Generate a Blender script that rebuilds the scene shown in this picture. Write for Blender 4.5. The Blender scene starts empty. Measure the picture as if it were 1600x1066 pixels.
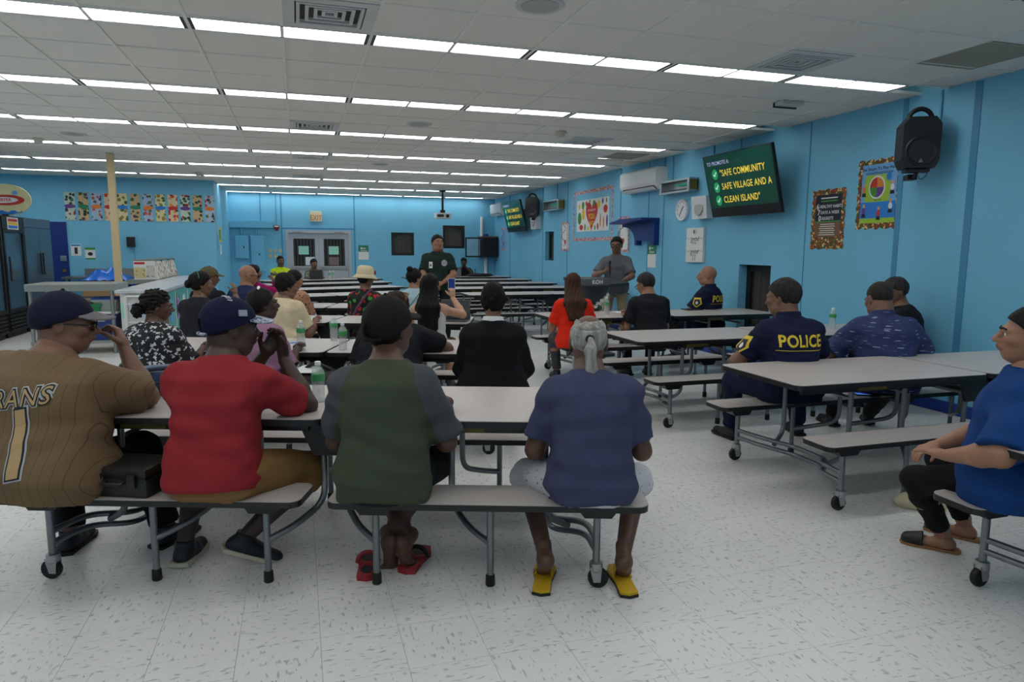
import bpy, bmesh, math, random
import numpy as np
from mathutils import Matrix, Vector
from mathutils.bvhtree import BVHTree
R = math.radians
rng = random.Random(7)
sc = bpy.context.scene
COL = sc.collection

# ------------------------------------------------------------------ camera
CAM_H = 1.525
F_PX, YAW, PITCH, ROLL = 1077.8, .2993, .1328, .0059
_f = Vector((math.sin(YAW)*math.cos(PITCH), math.cos(YAW)*math.cos(PITCH), -math.sin(PITCH)))
_r = Vector((math.cos(YAW), -math.sin(YAW), 0)); _u = _r.cross(_f)
_r2 = _r*math.cos(ROLL)+_u*math.sin(ROLL); _u2 = -_r*math.sin(ROLL)+_u*math.cos(ROLL)
cd = bpy.data.cameras.new('camera'); cam = bpy.data.objects.new('camera', cd); COL.objects.link(cam)
cd.sensor_width = 36; cd.lens = F_PX/1600*36; cd.clip_start = .05
mw = Matrix((_r2, _u2, -_f)).transposed().to_4x4(); mw.translation = (0, 0, CAM_H)
cam.matrix_world = mw; sc.camera = cam
# ------------------------------------------------------------------ world, exposure
w = bpy.data.worlds.new('world'); sc.world = w; w.use_nodes = True
w.node_tree.nodes['Background'].inputs[0].default_value = (.5, .6, .7, 1)
w.node_tree.nodes['Background'].inputs[1].default_value = .05
sc.view_settings.view_transform = 'Standard'; sc.view_settings.look = 'None'
sc.view_settings.gamma = 1; sc.view_settings.use_curve_mapping = False
sc.view_settings.exposure = 0
LAMP = 6.0            # radiance of the fluorescent lenses

# ------------------------------------------------------------------ materials
def lin(c):
    return tuple((v/255/12.92 if v/255 <= .04045 else ((v/255+.055)/1.055)**2.4) for v in c)+(1,)
MATS = {}
def M(name, rgb=(128, 128, 128), rough=.55, metal=0, spec=.5, var=0, vscale=8, bump=0, bscale=60, stretch=None, emit=0, alpha=1, trans=0, coat=0):
    if name in MATS: return MATS[name]
    m = bpy.data.materials.new(name); m.use_nodes = True; nt = m.node_tree; b = nt.nodes['Principled BSDF']
    c = lin(rgb); b.inputs['Base Color'].default_value = c
    b.inputs['Roughness'].default_value = rough; b.inputs['Metallic'].default_value = metal
    b.inputs['Specular IOR Level'].default_value = spec; b.inputs['Coat Weight'].default_value = coat
    b.inputs['Transmission Weight'].default_value = trans; b.inputs['Alpha'].default_value = alpha
    if emit:
        b.inputs['Emission Color'].default_value = c; b.inputs['Emission Strength'].default_value = emit
    if var or bump:
        tc = nt.nodes.new('ShaderNodeTexCoord'); mp = nt.nodes.new('ShaderNodeMapping')
        nt.links.new(tc.outputs['Object'], mp.inputs[0])
        if stretch: mp.inputs['Scale'].default_value = stretch
    if var:
        n = nt.nodes.new('ShaderNodeTexNoise'); n.inputs['Scale'].default_value = vscale; n.inputs['Detail'].default_value = 5
        nt.links.new(mp.outputs[0], n.inputs['Vector'])
        mr = nt.nodes.new('ShaderNodeMapRange'); mr.inputs[1].default_value = .3; mr.inputs[2].default_value = .7
        mr.inputs[3].default_value = 1-var; mr.inputs[4].default_value = 1+var
        nt.links.new(n.outputs[0], mr.inputs[0])
        mx = nt.nodes.new('ShaderNodeVectorMath'); mx.operation = 'SCALE'; mx.inputs[0].default_value = c[:3]
        nt.links.new(mr.outputs[0], mx.inputs['Scale']); nt.links.new(mx.outputs[0], b.inputs['Base Color'])
    if bump:
        n2 = nt.nodes.new('ShaderNodeTexNoise'); n2.inputs['Scale'].default_value = bscale; n2.inputs['Detail'].default_value = 3
        nt.links.new(mp.outputs[0], n2.inputs['Vector'])
        bp = nt.nodes.new('ShaderNodeBump'); bp.inputs['Strength'].default_value = bump; bp.inputs['Distance'].default_value = .01
        nt.links.new(n2.outputs[0], bp.inputs['Height']); nt.links.new(bp.outputs[0], b.inputs['Normal'])
    MATS[name] = m
    return m
def nodes_of(name, rough=.6):
    m = bpy.data.materials.new(name); m.use_nodes = True; MATS[name] = m
    nt = m.node_tree; b = nt.nodes['Principled BSDF']; b.inputs['Roughness'].default_value = rough
    def N(t, **k):
        n = nt.nodes.new('ShaderNode'+t)
        for a, v in k.items():
            if a.startswith('i'): n.inputs[int(a[1:])].default_value = v
            else: setattr(n, a, v)
        return n
    return m, nt, b, N, nt.links.new
def ramp(N, stops, interp='CONSTANT'):
    r = N('ValToRGB'); cr = r.color_ramp; cr.interpolation = interp
    while len(cr.elements) < len(stops): cr.elements.new(.5)
    for e, (p, c) in zip(cr.elements, stops): e.position = p; e.color = lin(c)
    return r
def mat_vinyl(name, stretch):
    m, nt, b, N, L = nodes_of(name, .3)
    g = N('NewGeometry'); mp = N('Mapping'); mp.inputs['Scale'].default_value = stretch; L(g.outputs['Position'], mp.inputs[0])
    n = N('TexNoise'); n.inputs['Scale'].default_value = 1; n.inputs['Detail'].default_value = 1; L(mp.outputs[0], n.inputs['Vector'])
    r = ramp(N, [(0, (70, 72, 76)), (.235, (96, 98, 100)), (.29, (222, 222, 219))], 'LINEAR'); L(n.outputs[0], r.inputs[0])
    mp2 = N('Mapping'); mp2.inputs['Scale'].default_value = tuple(v*.55 for v in stretch); mp2.inputs['Location'].default_value = (3, 7, 1); L(g.outputs['Position'], mp2.inputs[0])
    n2 = N('TexNoise'); n2.inputs['Scale'].default_value = 1; n2.inputs['Detail'].default_value = 0; L(mp2.outputs[0], n2.inputs['Vector'])
    r2 = ramp(N, [(.22, (205, 207, 208)), (.36, (255, 255, 255))], 'LINEAR'); L(n2.outputs[0], r2.inputs[0])
    mx = N('Mix', data_type='RGBA', blend_type='MULTIPLY'); mx.inputs[0].default_value = 1
    L(r.outputs[0], mx.inputs[6]); L(r2.outputs[0], mx.inputs[7]); L(mx.outputs[2], b.inputs['Base Color'])
    b.inputs['Specular IOR Level'].default_value = .45
    return m
def mat_spots(name, base, spots, scale=26, thr=.3, stretch=(1, 1, 1), rough=.8, petals=False):
    """cloth print: random blobs (Voronoi cells) in one of several colours on a base colour"""
    m, nt, b, N, L = nodes_of(name, rough)
    tc = N('TexCoord'); mp = N('Mapping'); mp.inputs['Scale'].default_value = stretch; L(tc.outputs['Object'], mp.inputs[0])
    nz = N('TexNoise'); nz.inputs['Scale'].default_value = scale*1.3; nz.inputs['Detail'].default_value = 2; L(mp.outputs[0], nz.inputs['Vector'])
    ad = N('Mix', data_type='RGBA', blend_type='LINEAR_LIGHT'); ad.inputs[0].default_value = .035 if petals else .02
    L(mp.outputs[0], ad.inputs[6]); L(nz.outputs['Color'], ad.inputs[7])
    v = N('TexVoronoi'); v.inputs['Scale'].default_value = scale; L(ad.outputs[2], v.inputs['Vector'])
    lt = N('Math', operation='LESS_THAN'); lt.inputs[1].default_value = thr; L(v.outputs['Distance'], lt.inputs[0])
    sep = N('SeparateColor'); L(v.outputs['Color'], sep.inputs[0])
    k = len(spots); r = ramp(N, [(i/k, c) for i, c in enumerate(spots)]); L(sep.outputs[0], r.inputs[0])
    mx = N('Mix', data_type='RGBA'); mx.inputs[6].default_value = lin(base)
    L(lt.outputs[0], mx.inputs[0]); L(r.outputs[0], mx.inputs[7]); L(mx.outputs[2], b.inputs['Base Color'])
    return m
def mat_stripes(name, base, stripe, period, width, axis=0, rough=.8):
    m, nt, b, N, L = nodes_of(name, rough)
    tc = N('TexCoord'); s = N('SeparateXYZ'); L(tc.outputs['Object'], s.inputs[0])
    md = N('Math', operation='PINGPONG'); md.inputs[1].default_value = period/2; L(s.outputs[axis], md.inputs[0])
    lt = N('Math', operation='LESS_THAN'); lt.inputs[1].default_value = width; L(md.outputs[0], lt.inputs[0])
    mx = N('Mix', data_type='RGBA'); mx.inputs[6].default_value = lin(base); mx.inputs[7].default_value = lin(stripe)
    L(lt.outputs[0], mx.inputs[0]); L(mx.outputs[2], b.inputs['Base Color'])
    return m

# ------------------------------------------------------------------ objects
def link(o): COL.objects.link(o); return o
def thing(name, label, cat, loc=(0, 0, 0), rz=0, group=None):
    o = bpy.data.objects.new(name, None); o.empty_display_size = .1; link(o)
    o.location = loc; o.rotation_euler = (0, 0, rz); o['label'] = label; o['category'] = cat
    if group: o['group'] = group
    return o
def tag(o, label, cat, group=None):
    o['label'] = label; o['category'] = cat
    if group: o['group'] = group
    return o
def struct(o, label=None):
    o['kind'] = 'structure'
    if label: o['label'] = label
    return o
def copy_tree(o, parent=None):
    c = o.copy(); link(c); c.parent = parent
    for ch in o.children: copy_tree(ch, c)
    return c
def mesh_np(name, V, Fs, mats, parent=None, smooth=True, mi=None):
    """V (n,3) array, Fs (m,4) or (m,3) array"""
    me = bpy.data.meshes.new(name); n, k = Fs.shape
    me.vertices.add(len(V)); me.vertices.foreach_set('co', np.ascontiguousarray(V, 'f4').ravel())
    me.loops.add(n*k); me.loops.foreach_set('vertex_index', np.ascontiguousarray(Fs, 'i4').ravel())
    me.polygons.add(n); me.polygons.foreach_set('loop_start', np.arange(0, n*k, k, dtype='i4'))
    if mi is not None: me.polygons.foreach_set('material_index', np.ascontiguousarray(mi, 'i4'))
    me.update(calc_edges=True)
    me.polygons.foreach_set('use_smooth', np.full(n, smooth))
    for m in (mats if isinstance(mats, (list, tuple)) else [mats]): me.materials.append(m)
    o = bpy.data.objects.new(name, me); link(o); o.parent = parent
    return o
class MB:
    def __init__(s): s.v = []; s.f = []; s.m = []; s.cur = 0
    def add(s, vs, fs):
        o = len(s.v); s.v += [tuple(v) for v in vs]; s.f += [tuple(i+o for i in f) for f in fs]; s.m += [s.cur]*len(fs); return s
    def box(s, x0, x1, y0, y1, z0, z1, b=0):
        x0, x1 = min(x0, x1), max(x0, x1); y0, y1 = min(y0, y1), max(y0, y1); z0, z1 = min(z0, z1), max(z0, z1)
        if not b:
            return s.add([(x, y, z) for z in (z0, z1) for y in (y0, y1) for x in (x0, x1)],
                         [(0, 2, 3, 1), (4, 5, 7, 6), (0, 1, 5, 4), (2, 6, 7, 3), (0, 4, 6, 2), (1, 3, 7, 5)])
        bm = bmesh.new(); bmesh.ops.create_cube(bm, size=1)
        for v in bm.verts:
            v.co = Vector(((x0+x1)/2+v.co.x*(x1-x0), (y0+y1)/2+v.co.y*(y1-y0), (z0+z1)/2+v.co.z*(z1-z0)))
        b = min(b, (x1-x0)*.45, (y1-y0)*.45, (z1-z0)*.45)
        bmesh.ops.bevel(bm, geom=bm.edges[:], offset=b, segments=2, profile=.6, affect='EDGES')
        bm.verts.index_update(); vs = [v.co[:] for v in bm.verts]; fs = [[v.index for v in f.verts] for f in bm.faces]; bm.free()
        return s.add(vs, fs)
    def prism(s, pts, z0, z1, T=None):
        """outline pts (counter-clockwise) in local xy, extruded from z0 to z1; T maps local to space"""
        n = len(pts); vs = [(x, y, z) for z in (z0, z1) for x, y in pts]
        if T: vs = [T @ Vector(v) for v in vs]
        fs = [tuple(range(n-1, -1, -1)), tuple(range(n, 2*n))]+[(i, (i+1) % n, n+(i+1) % n, n+i) for i in range(n)]
        return s.add(vs, fs)
    def tube(s, pts, r, seg=10, cap=True, closed=False):
        P = [Vector(p) for p in pts]; n = len(P); rings = []
        rr = r if isinstance(r, (list, tuple)) else [r]*n
        t0 = (P[1]-P[0]).normalized(); a = t0.orthogonal().normalized()
        for i in range(n):
            if closed: t = (P[(i+1) % n]-P[i-1]).normalized()
            else: t = (P[min(i+1, n-1)]-P[max(i-1, 0)]).normalized()
            a = (a-t*a.dot(t)).normalized(); b = t.cross(a)
            rings.append([P[i]+(a*math.cos(2*math.pi*j/seg)+b*math.sin(2*math.pi*j/seg))*rr[i] for j in range(seg)])
        vs = [v for g in rings for v in g]; fs = []
        for i in range(n if closed else n-1):
            k = (i+1) % n
            for j in range(seg):
                fs.append((i*seg+j, i*seg+(j+1) % seg, k*seg+(j+1) % seg, k*seg+j))
        if cap and not closed: fs += [tuple(range(seg-1, -1, -1)), tuple(range((n-1)*seg, n*seg))]
        return s.add(vs, fs)
    def lathe(s, prof, T=None, seg=20):
        """profile [(r, z)] from bottom to top, turned about z"""
        vs = [(r*math.cos(2*math.pi*j/seg), r*math.sin(2*math.pi*j/seg), z) for r, z in prof for j in range(seg)]
        if T: vs = [T @ Vector(v) for v in vs]
        n = len(prof); fs = [(i*seg+j, i*seg+(j+1) % seg, (i+1)*seg+(j+1) % seg, (i+1)*seg+j) for i in range(n-1) for j in range(seg)]
        fs += [tuple(range(seg-1, -1, -1)), tuple(range((n-1)*seg, n*seg))]
        return s.add(vs, fs)
    def build(s, name, mats, parent=None, smooth=False, auto=None):
        me = bpy.data.meshes.new(name); me.from_pydata(s.v, [], s.f)
        for m in (mats if isinstance(mats, (list, tuple)) else [mats]): me.materials.append(m)
        me.polygons.foreach_set('material_index', s.m)
        if smooth:
            me.polygons.foreach_set('use_smooth', [True]*len(me.polygons)); me.set_sharp_from_angle(angle=R(auto or 40))
        me.update(); o = bpy.data.objects.new(name, me); link(o); o.parent = parent
        return o
def rrect(x0, x1, y0, y1, r, n=5):
    pts = []
    for cx, cy, a0 in ((x1-r, y0+r, -90), (x1-r, y1-r, 0), (x0+r, y1-r, 90), (x0+r, y0+r, 180)):
        for i in range(n+1):
            a = R(a0+90*i/n); pts.append((cx+r*math.cos(a), cy+r*math.sin(a)))
    return pts
def ellipse(cx, cy, rx, ry, n=28): return [(cx+rx*math.cos(2*math.pi*i/n), cy+ry*math.sin(2*math.pi*i/n)) for i in range(n)]
def smooth_path(pts, r, n=5):
    """polyline with rounded corners"""
    P = [Vector(p) for p in pts]; out = [P[0]]
    for a, b, c in zip(P, P[1:], P[2:]):
        d0 = (a-b); d1 = (c-b); q = min(r, d0.length*.45, d1.length*.45)
        s, e = b+d0.normalized()*q, b+d1.normalized()*q
        for i in range(n+1):
            t = i/n; out.append(s*(1-t)**2+b*2*t*(1-t)+e*t*t)
    out.append(P[-1]); return out
def frame(o, x, y, z):
    m = Matrix((Vector(x), Vector(y), Vector(z))).transposed().to_4x4(); m.translation = o; return m
def on_right(y, z, off=0): return frame((XR-off, y, z), (0, -1, 0), (0, 0, 1), (-1, 0, 0))
def on_back(x, z, off=0, yw=None): return frame((x, (YB if yw is None else yw)-off, z), (1, 0, 0), (0, 0, 1), (0, -1, 0))
def text_geo(txt, size, align='CENTER', bold=0, extrude=0.0, sx=1, shear=0):
    cu = bpy.data.curves.new('t', 'FONT'); cu.body = txt; cu.size = size; cu.align_x = align; cu.align_y = 'CENTER'
    cu.offset = bold; cu.extrude = extrude; cu.resolution_u = 3; cu.shear = shear; cu.space_character = 1.07
    o = bpy.data.objects.new('t', cu); link(o); dg = bpy.context.evaluated_depsgraph_get()
    me = bpy.data.meshes.new_from_object(o.evaluated_get(dg)); vs = [(v.co.x*sx, v.co.y, v.co.z) for v in me.vertices]; fs = [tuple(p.vertices) for p in me.polygons]
    bpy.data.objects.remove(o); bpy.data.curves.remove(cu); bpy.data.meshes.remove(me)
    return vs, fs
def lettering(txt, size, T, mat, parent, name='lettering', **k):
    vs, fs = text_geo(txt, size, **k)
    return MB().add([T @ Vector(v) for v in vs], fs).build(name, mat, parent)
XR, YB, ZC = 5.85, 20.85, 3.03
# ------------------------------------------------------------------ the room shell
XL, YF = -7.2, -3.0            # far left kitchen wall, wall behind the viewer
XK, YK = -1.8, 17.4            # kitchen return wall
m_wall = M('blue_wall_paint', (116, 189, 221), .55, var=.035, vscale=1.5, bump=.12, bscale=90)
m_wall2 = M('blue_joint_paint', (72, 142, 182), .55)
m_base = M('navy_baseboard', (24, 62, 150), .45)
m_grout = M('floor_joint', (120, 120, 122), .7)
m_vx = mat_vinyl('vinyl_tile_grain_across', (45, 130, 60)); m_vy = mat_vinyl('vinyl_tile_grain_along', (130, 45, 60))
m_ctile = M('acoustic_tile', (240, 237, 230), .95, spec=.1, var=.05, vscale=160, bump=.5, bscale=220)
m_tbar = M('ceiling_grid_white', (238, 236, 230), .5)
m_dark = M('black_plastic', (18, 18, 20), .45)
m_black = M('black_rubber', (14, 14, 15), .6)

fl = struct(MB().box(XL, XR, YF, YB, -.1, -.004).build('floor', m_grout))
TS = .3048
tm = {}
for par, mm in ((0, m_vx), (1, m_vy)):
    g = TS/2-.0007
    o = MB().box(-g, g, -g, g, -.004, 0).build('tile', mm); tm[par] = o.data; bpy.data.objects.remove(o)
def pix(p):
    d = Vector(p)-Vector((0, 0, CAM_H)); c = d.dot(_f)
    if c < .2: return None
    return 800+F_PX*d.dot(_r2)/c, 533-F_PX*d.dot(_u2)/c
cells = []
x0f = -.5758-TS*25; y0f = 2.9522-TS*25
for i in range(60):
    for j in range(90):
        x, y = x0f+TS*(i+.5), y0f+TS*(j+.5)
        if not (XL+.15 < x < XR-.15 and YF+.15 < y < YB-.15): continue
        q = pix((x, y, 0)); inv = q and -60 < q[0] < 1660 and q[1] < 1130
        cells.append((0 if inv else 1, math.hypot(x, y), x, y, (i+j) % 2))
cells.sort()
for _, _, x, y, par in cells[:300]:
    o = bpy.data.objects.new('tile', tm[par]); link(o); o.location = (x, y, 0); o.parent = fl
mb = MB(); g = TS/2-.0007
for _, _, x, y, par in cells[300:]:
    mb.cur = par; mb.add([(x-g, y-g, 0), (x+g, y-g, 0), (x+g, y+g, 0), (x-g, y+g, 0)], [(0, 1, 2, 3)])
o = mb.build('tile_field', [m_vx, m_vy], fl); o['kind'] = 'stuff'

def wall(name, u0, u1, z0, z1, place, holes=(), th=.22):
    """wall slab in (u, z) with openings; place(u, depth, z) gives a point, depth 0 is the room face"""
    us = sorted({u0, u1, *[h[0] for h in holes], *[h[1] for h in holes]}); zs = sorted({z0, z1, *[h[2] for h in holes], *[h[3] for h in holes]})
    mb = MB()
    for a, b in zip(us, us[1:]):
        for c, d in zip(zs, zs[1:]):
            if any(h[0] <= a and b <= h[1] and h[2] <= c and d <= h[3] for h in holes): continue
            p, q = place(a, 0, c), place(b, th, d); mb.box(p[0], q[0], p[1], q[1], p[2], q[2])
    return struct(mb.build(name, m_wall))
W_R = [(7.60, 8.28, .42, 1.33), (15.62, 16.22, 1.25, 1.95)]
W_B = [(2.66, 3.34, 1.31, 1.99), (4.22, 4.9, 1.53, 2.22), (-.32, 1.49, 0, 2.02)]
H = ZC+.14
wr = wall('wall_right', YF, YB+.22, 0, H, lambda u, d, z: (XR+d, u, z), W_R)
wb = wall('wall_back', XK-.22, XR, 0, H, lambda u, d, z: (u, YB+d, z), W_B)
wk = wall('wall_kitchen', XL, XK-.2, 0, H, lambda u, d, z: (u, YK+d, z))
wa = wall('wall_alcove', YK, YB, 0, H, lambda u, d, z: (XK-d, u, z), th=.2)
wl = wall('wall_left', YF, YK, 0, H, lambda u, d, z: (XL-d, u, z))
wf = wall('wall_behind', XL, XR, 0, H, lambda u, d, z: (u, YF-d, z))
struct(MB().box(XR-.012, XR, YF, YB, 0, .11).build('baseboard_right', m_base))
struct(MB().box(XK, -.36, YB-.012, YB, 0, .11).box(1.54, XR, YB-.012, YB, 0, .11).build('baseboard_back', m_base))
struct(MB().box(XK, XK+.012, YK, YB, 0, .11).build('baseboard_alcove', m_base))
n = 0
for y, wd in ((4.88, .07), (5.66, .06), (7.0, .012), (10.42, .03), (10.95, .012), (12.05, .03), (14.75, .03), (16.4, .03), (19.2, .03)):
    n += 1; struct(MB().box(XR-.006, XR, y-wd/2, y+wd/2, .11, ZC).build('trim_%d' % n, m_wall2))
for x in (-.42, 1.6):
    n += 1; struct(MB().box(x-.02, x+.02, YB-.006, YB, .11, ZC).build('trim_%d' % n, m_wall2))
n += 1; struct(MB().box(-.42, 1.6, YB-.006, YB, 2.05, 2.09).build('trim_%d' % n, m_wall2))

# windows: dark glazing in black frames with drapes behind
m_frame = M('black_window_frame', (20, 21, 23), .4)
m_glass = M('dark_glass', (70, 72, 74), .08, alpha=.22, spec=.6)
m_drape = M('brown_drape', (104, 95, 84), .85, var=.3, vscale=4, stretch=(9, 9, .4))
m_void = M('night_outside', (20, 20, 22), .9)
def window(name, place, u0, u1, z0, z1, deep=.12, fw=.07, drape=True):
    def bx(mb, a, b, c, d, e, f): p, q = place(a, c, e), place(b, d, f); mb.box(p[0], q[0], p[1], q[1], p[2], q[2])
    t = bpy.data.objects.new(name, None); link(t); struct(t)
    mb = MB(); y = deep
    for a, b, c, d in ((u0, u1, z0, z0+fw), (u0, u1, z1-fw, z1), (u0, u0+fw, z0+fw, z1-fw), (u1-fw, u1, z0+fw, z1-fw)): bx(mb, a, b, y, y+.05, c, d)
    mb.build('window_frame', m_frame, t)
    mb = MB(); bx(mb, u0+fw, u1-fw, y+.02, y+.026, z0+fw, z1-fw); mb.build('pane', m_glass, t)
    if drape:
        mb = MB(); nn = 9
        for i in range(nn):
            a = u0+.01+(u1-u0-.02)*i/nn; bx(mb, a, a+(u1-u0-.02)/nn, y+.055+.012*(i % 2), y+.075+.012*(i % 2), z0+.01, z1-.01)
        mb.build('drape', m_drape, t)
    mb = MB(); bx(mb, u0-.02, u1+.02, .222, .24, z0-.02, z1+.02); mb.build('outer_board', m_void, t)
    return t
pr = lambda u, d, z: (XR+d, u, z)
pb = lambda u, d, z: (u, YB+d, z)
window('window_1', pr, *W_R[0], deep=.13, fw=.09); window('window_2', pr, *W_R[1], deep=.1, fw=.06)
window('window_3', pb, *W_B[0], deep=.015); window('window_4', pb, *W_B[1], deep=.015)

# double door
m_door = M('grey_door_paint', (176, 182, 190), .45)
m_chrome = M('brushed_steel', (170, 172, 174), .32, metal=.9)
m_paper_g = M('mint_paper', (165, 222, 205), .8); m_paper_w = M('white_paper', (222, 226, 232), .8); m_paper_p = M('faded_pink_paper', (128, 108, 112), .8)
dr = bpy.data.objects.new('door_1', None); link(dr); struct(dr)
MB().box(-.32, -.25, YB-.03, YB+.1, 0, 2.02).box(1.42, 1.49, YB-.03, YB+.1, 0, 2.02).box(-.25, 1.42, YB-.03, YB+.1, 1.94, 2.02).build('door_frame', m_door, dr)
for k, (a, b) in enumerate(((-.25, .583), (.587, 1.42))):
    mb = MB(); p0, p1 = a+.13, b-.11; q0, q1 = 1.0, 1.78
    mb.box(a, p0, YB+.01, YB+.055, .01, 1.935).box(p1, b, YB+.01, YB+.055, .01, 1.935).box(p0, p1, YB+.01, YB+.055, .01, q0).box(p0, p1, YB+.01, YB+.055, q1, 1.935)
    lf = mb.build('door_leaf', m_door, dr)
    MB().box(p0, p1, YB+.03, YB+.036, q0, q1).build('pane', m_glass, lf)
    mb = MB()
    for i in range(7): mb.box(p0+.09*i, p0+.09*i+.05, YB+.07+.01*(i % 2), YB+.08+.01*(i % 2), q0, q1)
    mb.build('drape', m_drape, lf)
    MB().box(a+.05, b-.05, YB-.05, YB-.02, .9, .99, .01).box(a+.05, a+.11, YB-.06, YB+.01, .88, 1.01).box(b-.11, b-.05, YB-.06, YB+.01, .88, 1.01).build('push_bar', m_chrome, lf)
    MB().box(a+(.12 if k == 0 else .45), a+(.36 if k == 0 else .7), YB-.05, YB+.01, 1.955, 2.0, .008).build('door_closer', m_chrome, lf)
    MB().box(p0+.14, p0+.42, YB+.022, YB+.026, 1.33, 1.57).build('notice', m_paper_g, lf)
    MB().box(p0+(.32 if k == 0 else .14), p0+(.58 if k == 0 else .42), YB+.022, YB+.026, 1.02, 1.26).build('notice', m_paper_w if k == 0 else m_paper_p, lf)
MB().box(-.4, 1.5, YB+.215, YB+.235, -.1, 2.1).build('outer_board', m_void, dr)

# ------------------------------------------------------------------ ceiling: grid, tiles, lights
ce = struct(MB().box(XL, XR, YF, YB, ZC+.13, ZC+.15).build('ceiling', m_tbar))
PX, PY, X0, Y0 = .6096, 2.1726, -.6648, 5.2291-.03
LW = .305; TH = (PY-LW)/3
bars = MB(); xs = [X0+PX*i for i in range(-11, 11)]; bw = .012
for x in xs:
    if XL < x < XR: bars.box(x-bw, x+bw, YF, YB, ZC, ZC+.03)
rows = [Y0+PY*k for k in range(-4, 8)]
for y in rows:
    for d in (0, LW, LW+TH, LW+2*TH):
        if YF < y+d < YB: bars.box(XL, XR, y+d-bw*.7, y+d+bw*.7, ZC+.002, ZC+.03)
bars.build('ceiling_grid', m_tbar, ce)
vents = [(.25, 4.9), (.278, 9.25), (.25, 11.9), (3.864, 4.84), (3.81, 9.22), (.25, 16.1)]
grilles = [(5.1, 4.3), (5.1, 10.5)]
pan = []
for i in range(-11, 11):
    for y in rows:
        for k in range(3):
            xa, xb = max(xs[0]+PX*(i+11), XL), min(xs[0]+PX*(i+12), XR); ya, yb = y+LW+TH*k, y+LW+TH*(k+1)
            if xb-xa < .05 or ya > YB-.05 or yb < YF+.05: continue
            ya, yb = max(ya, YF), min(yb, YB)
            cx, cy = (xa+xb)/2, (ya+yb)/2
            if any(xa < v[0] < xb and ya < v[1] < yb for v in vents+grilles): continue
            q = pix((cx, cy, ZC)); inv = q and -80 < q[0] < 1680 and q[1] > -70
            pan.append((0 if inv else 1, math.hypot(cx, cy), xa, xb, ya, yb))
pan.sort()
pm = {}
rest = MB()
for idx, (_, _, xa, xb, ya, yb) in enumerate(pan):
    wx, wy = xb-xa-.006, yb-ya-.006; cx, cy = (xa+xb)/2, (ya+yb)/2
    if idx < 300:
        key = (round(wx, 3), round(wy, 3))
        if key not in pm:
            o = MB().box(-wx/2, wx/2, -wy/2, wy/2, 0, .016).build('ceiling_tile', m_ctile); pm[key] = o.data; bpy.data.objects.remove(o)
        o = bpy.data.objects.new('ceiling_tile', pm[key]); link(o); o.parent = ce
        o.location = (cx, cy, ZC+.008+rng.uniform(0, .004)); o.rotation_euler = (rng.gauss(0, .004), rng.gauss(0, .004), 0)
    else: rest.box(cx-wx/2, cx+wx/2, cy-wy/2, cy+wy/2, ZC+.008, ZC+.02)
o = rest.build('tile_field', m_ctile, ce); o['kind'] = 'stuff'

m_lens = M('fluorescent_lens', (250, 251, 250), .4, emit=LAMP)
m_louver = M('white_louver', (225, 226, 226), .3)
def make_light():
    t = thing('ceiling_light', 'long recessed fluorescent ceiling light with a louvred lens', 'ceiling light', group='recessed fluorescent lights in rows')
    L2, W2 = .6096, LW/2
    for s in (-1, 1):
        MB().box(-L2+.013, L2-.013, s*W2, s*(W2-.024), -.002, .07).build('housing_side', m_louver, t)
        MB().box(s*(L2-.013), s*(L2-.036), -W2+.024, W2-.024, -.001, .07).build('end_plate', m_dark, t)
        MB().box(-L2+.04, L2-.04, s*(W2-.017), s*(W2-.024), -.003, .01).build('edge_trim', m_dark, t)
    MB().box(-L2+.036, L2-.036, -W2+.024, W2-.024, .004, .012).build('lens', m_lens, t)
    for k in range(1, 8):
        x = -L2+.04+(2*L2-.08)*k/8; MB().box(x-.0015, x+.0015, -W2+.026, W2-.026, -.001, .004).build('louver_blade', m_louver, t)
    return t
ORD = ['first', 'second', 'third', 'fourth', 'fifth', 'sixth', 'seventh', 'eighth', 'ninth', 'tenth', 'eleventh']
proto = make_light(); first = True
for y in rows:
    for i in range(-6, 5):
        if y < -1.8 or (y < 1 and i < -4) or y+LW > YB: continue
        if (y > YK-.3) and i < -1: continue
        x = X0+1.2192*(i+.5)
        if first: o = proto; first = False
        else: o = copy_tree(proto)
        o.location = (x, y+LW/2, ZC); ri = rows.index(y)-4
        o['label'] = 'ceiling light, %s from the right wall in the row ' % ORD[4-i]+{-1: 'over the woman in royal blue', 0: 'next to the first diffuser', 1: 'over the red shirted woman', 2: 'between the two middle air diffusers', 3: 'over the steel table', 4: 'over the first empty back tables', 5: 'above the food pictures', 6: 'over the projector', 7: 'along the double door wall', -2: 'before the front bench', -3: 'nearest the rear wall'}[ri]
        o['group'] = 'ceiling lights in row %d' % (ri+4)
m_vent = M('white_vent_metal', (205, 207, 206), .4); m_vdark = M('vent_shadow', (60, 62, 62), .7)
for k, (x, y) in enumerate(vents):
    i = math.floor((x-X0)/PX); cx = X0+PX*(i+.5)
    yy = min(((abs(r+LW+TH*(q+.5)-y), r+LW+TH*(q+.5)) for r in rows for q in range(3)))[1]
    t = thing('air_diffuser', 'square white stepped air diffuser '+['above the first bench table light row', 'two light rows behind the one above the front tables', 'above the standing man in green polo', 'above the police officer near the beige grille', 'above the speaker at the lectern', 'over the empty angled back tables'][k], 'air vent', (cx, yy, ZC), group='square ceiling air diffusers')
    MB().box(-.3, .3, -.3, .3, .02, .03).build('back_plate', m_vdark, t)
    for q, h in enumerate((.295, .21, .155, .1, .05)):
        mb = MB(); wd = .075 if q == 0 else .022; z0, z1 = (-.004, .012) if q == 0 else (-.012+.004*q, .018)
        for s in (-1, 1): mb.box(-h, h, s*h, s*(h-wd), z0, z1); mb.box(s*h, s*(h-wd), -h+wd, h-wd, z0, z1)
        mb.build('louvre', m_vent, t)
m_gr = M('beige_grille', (176, 168, 148), .6)
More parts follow.
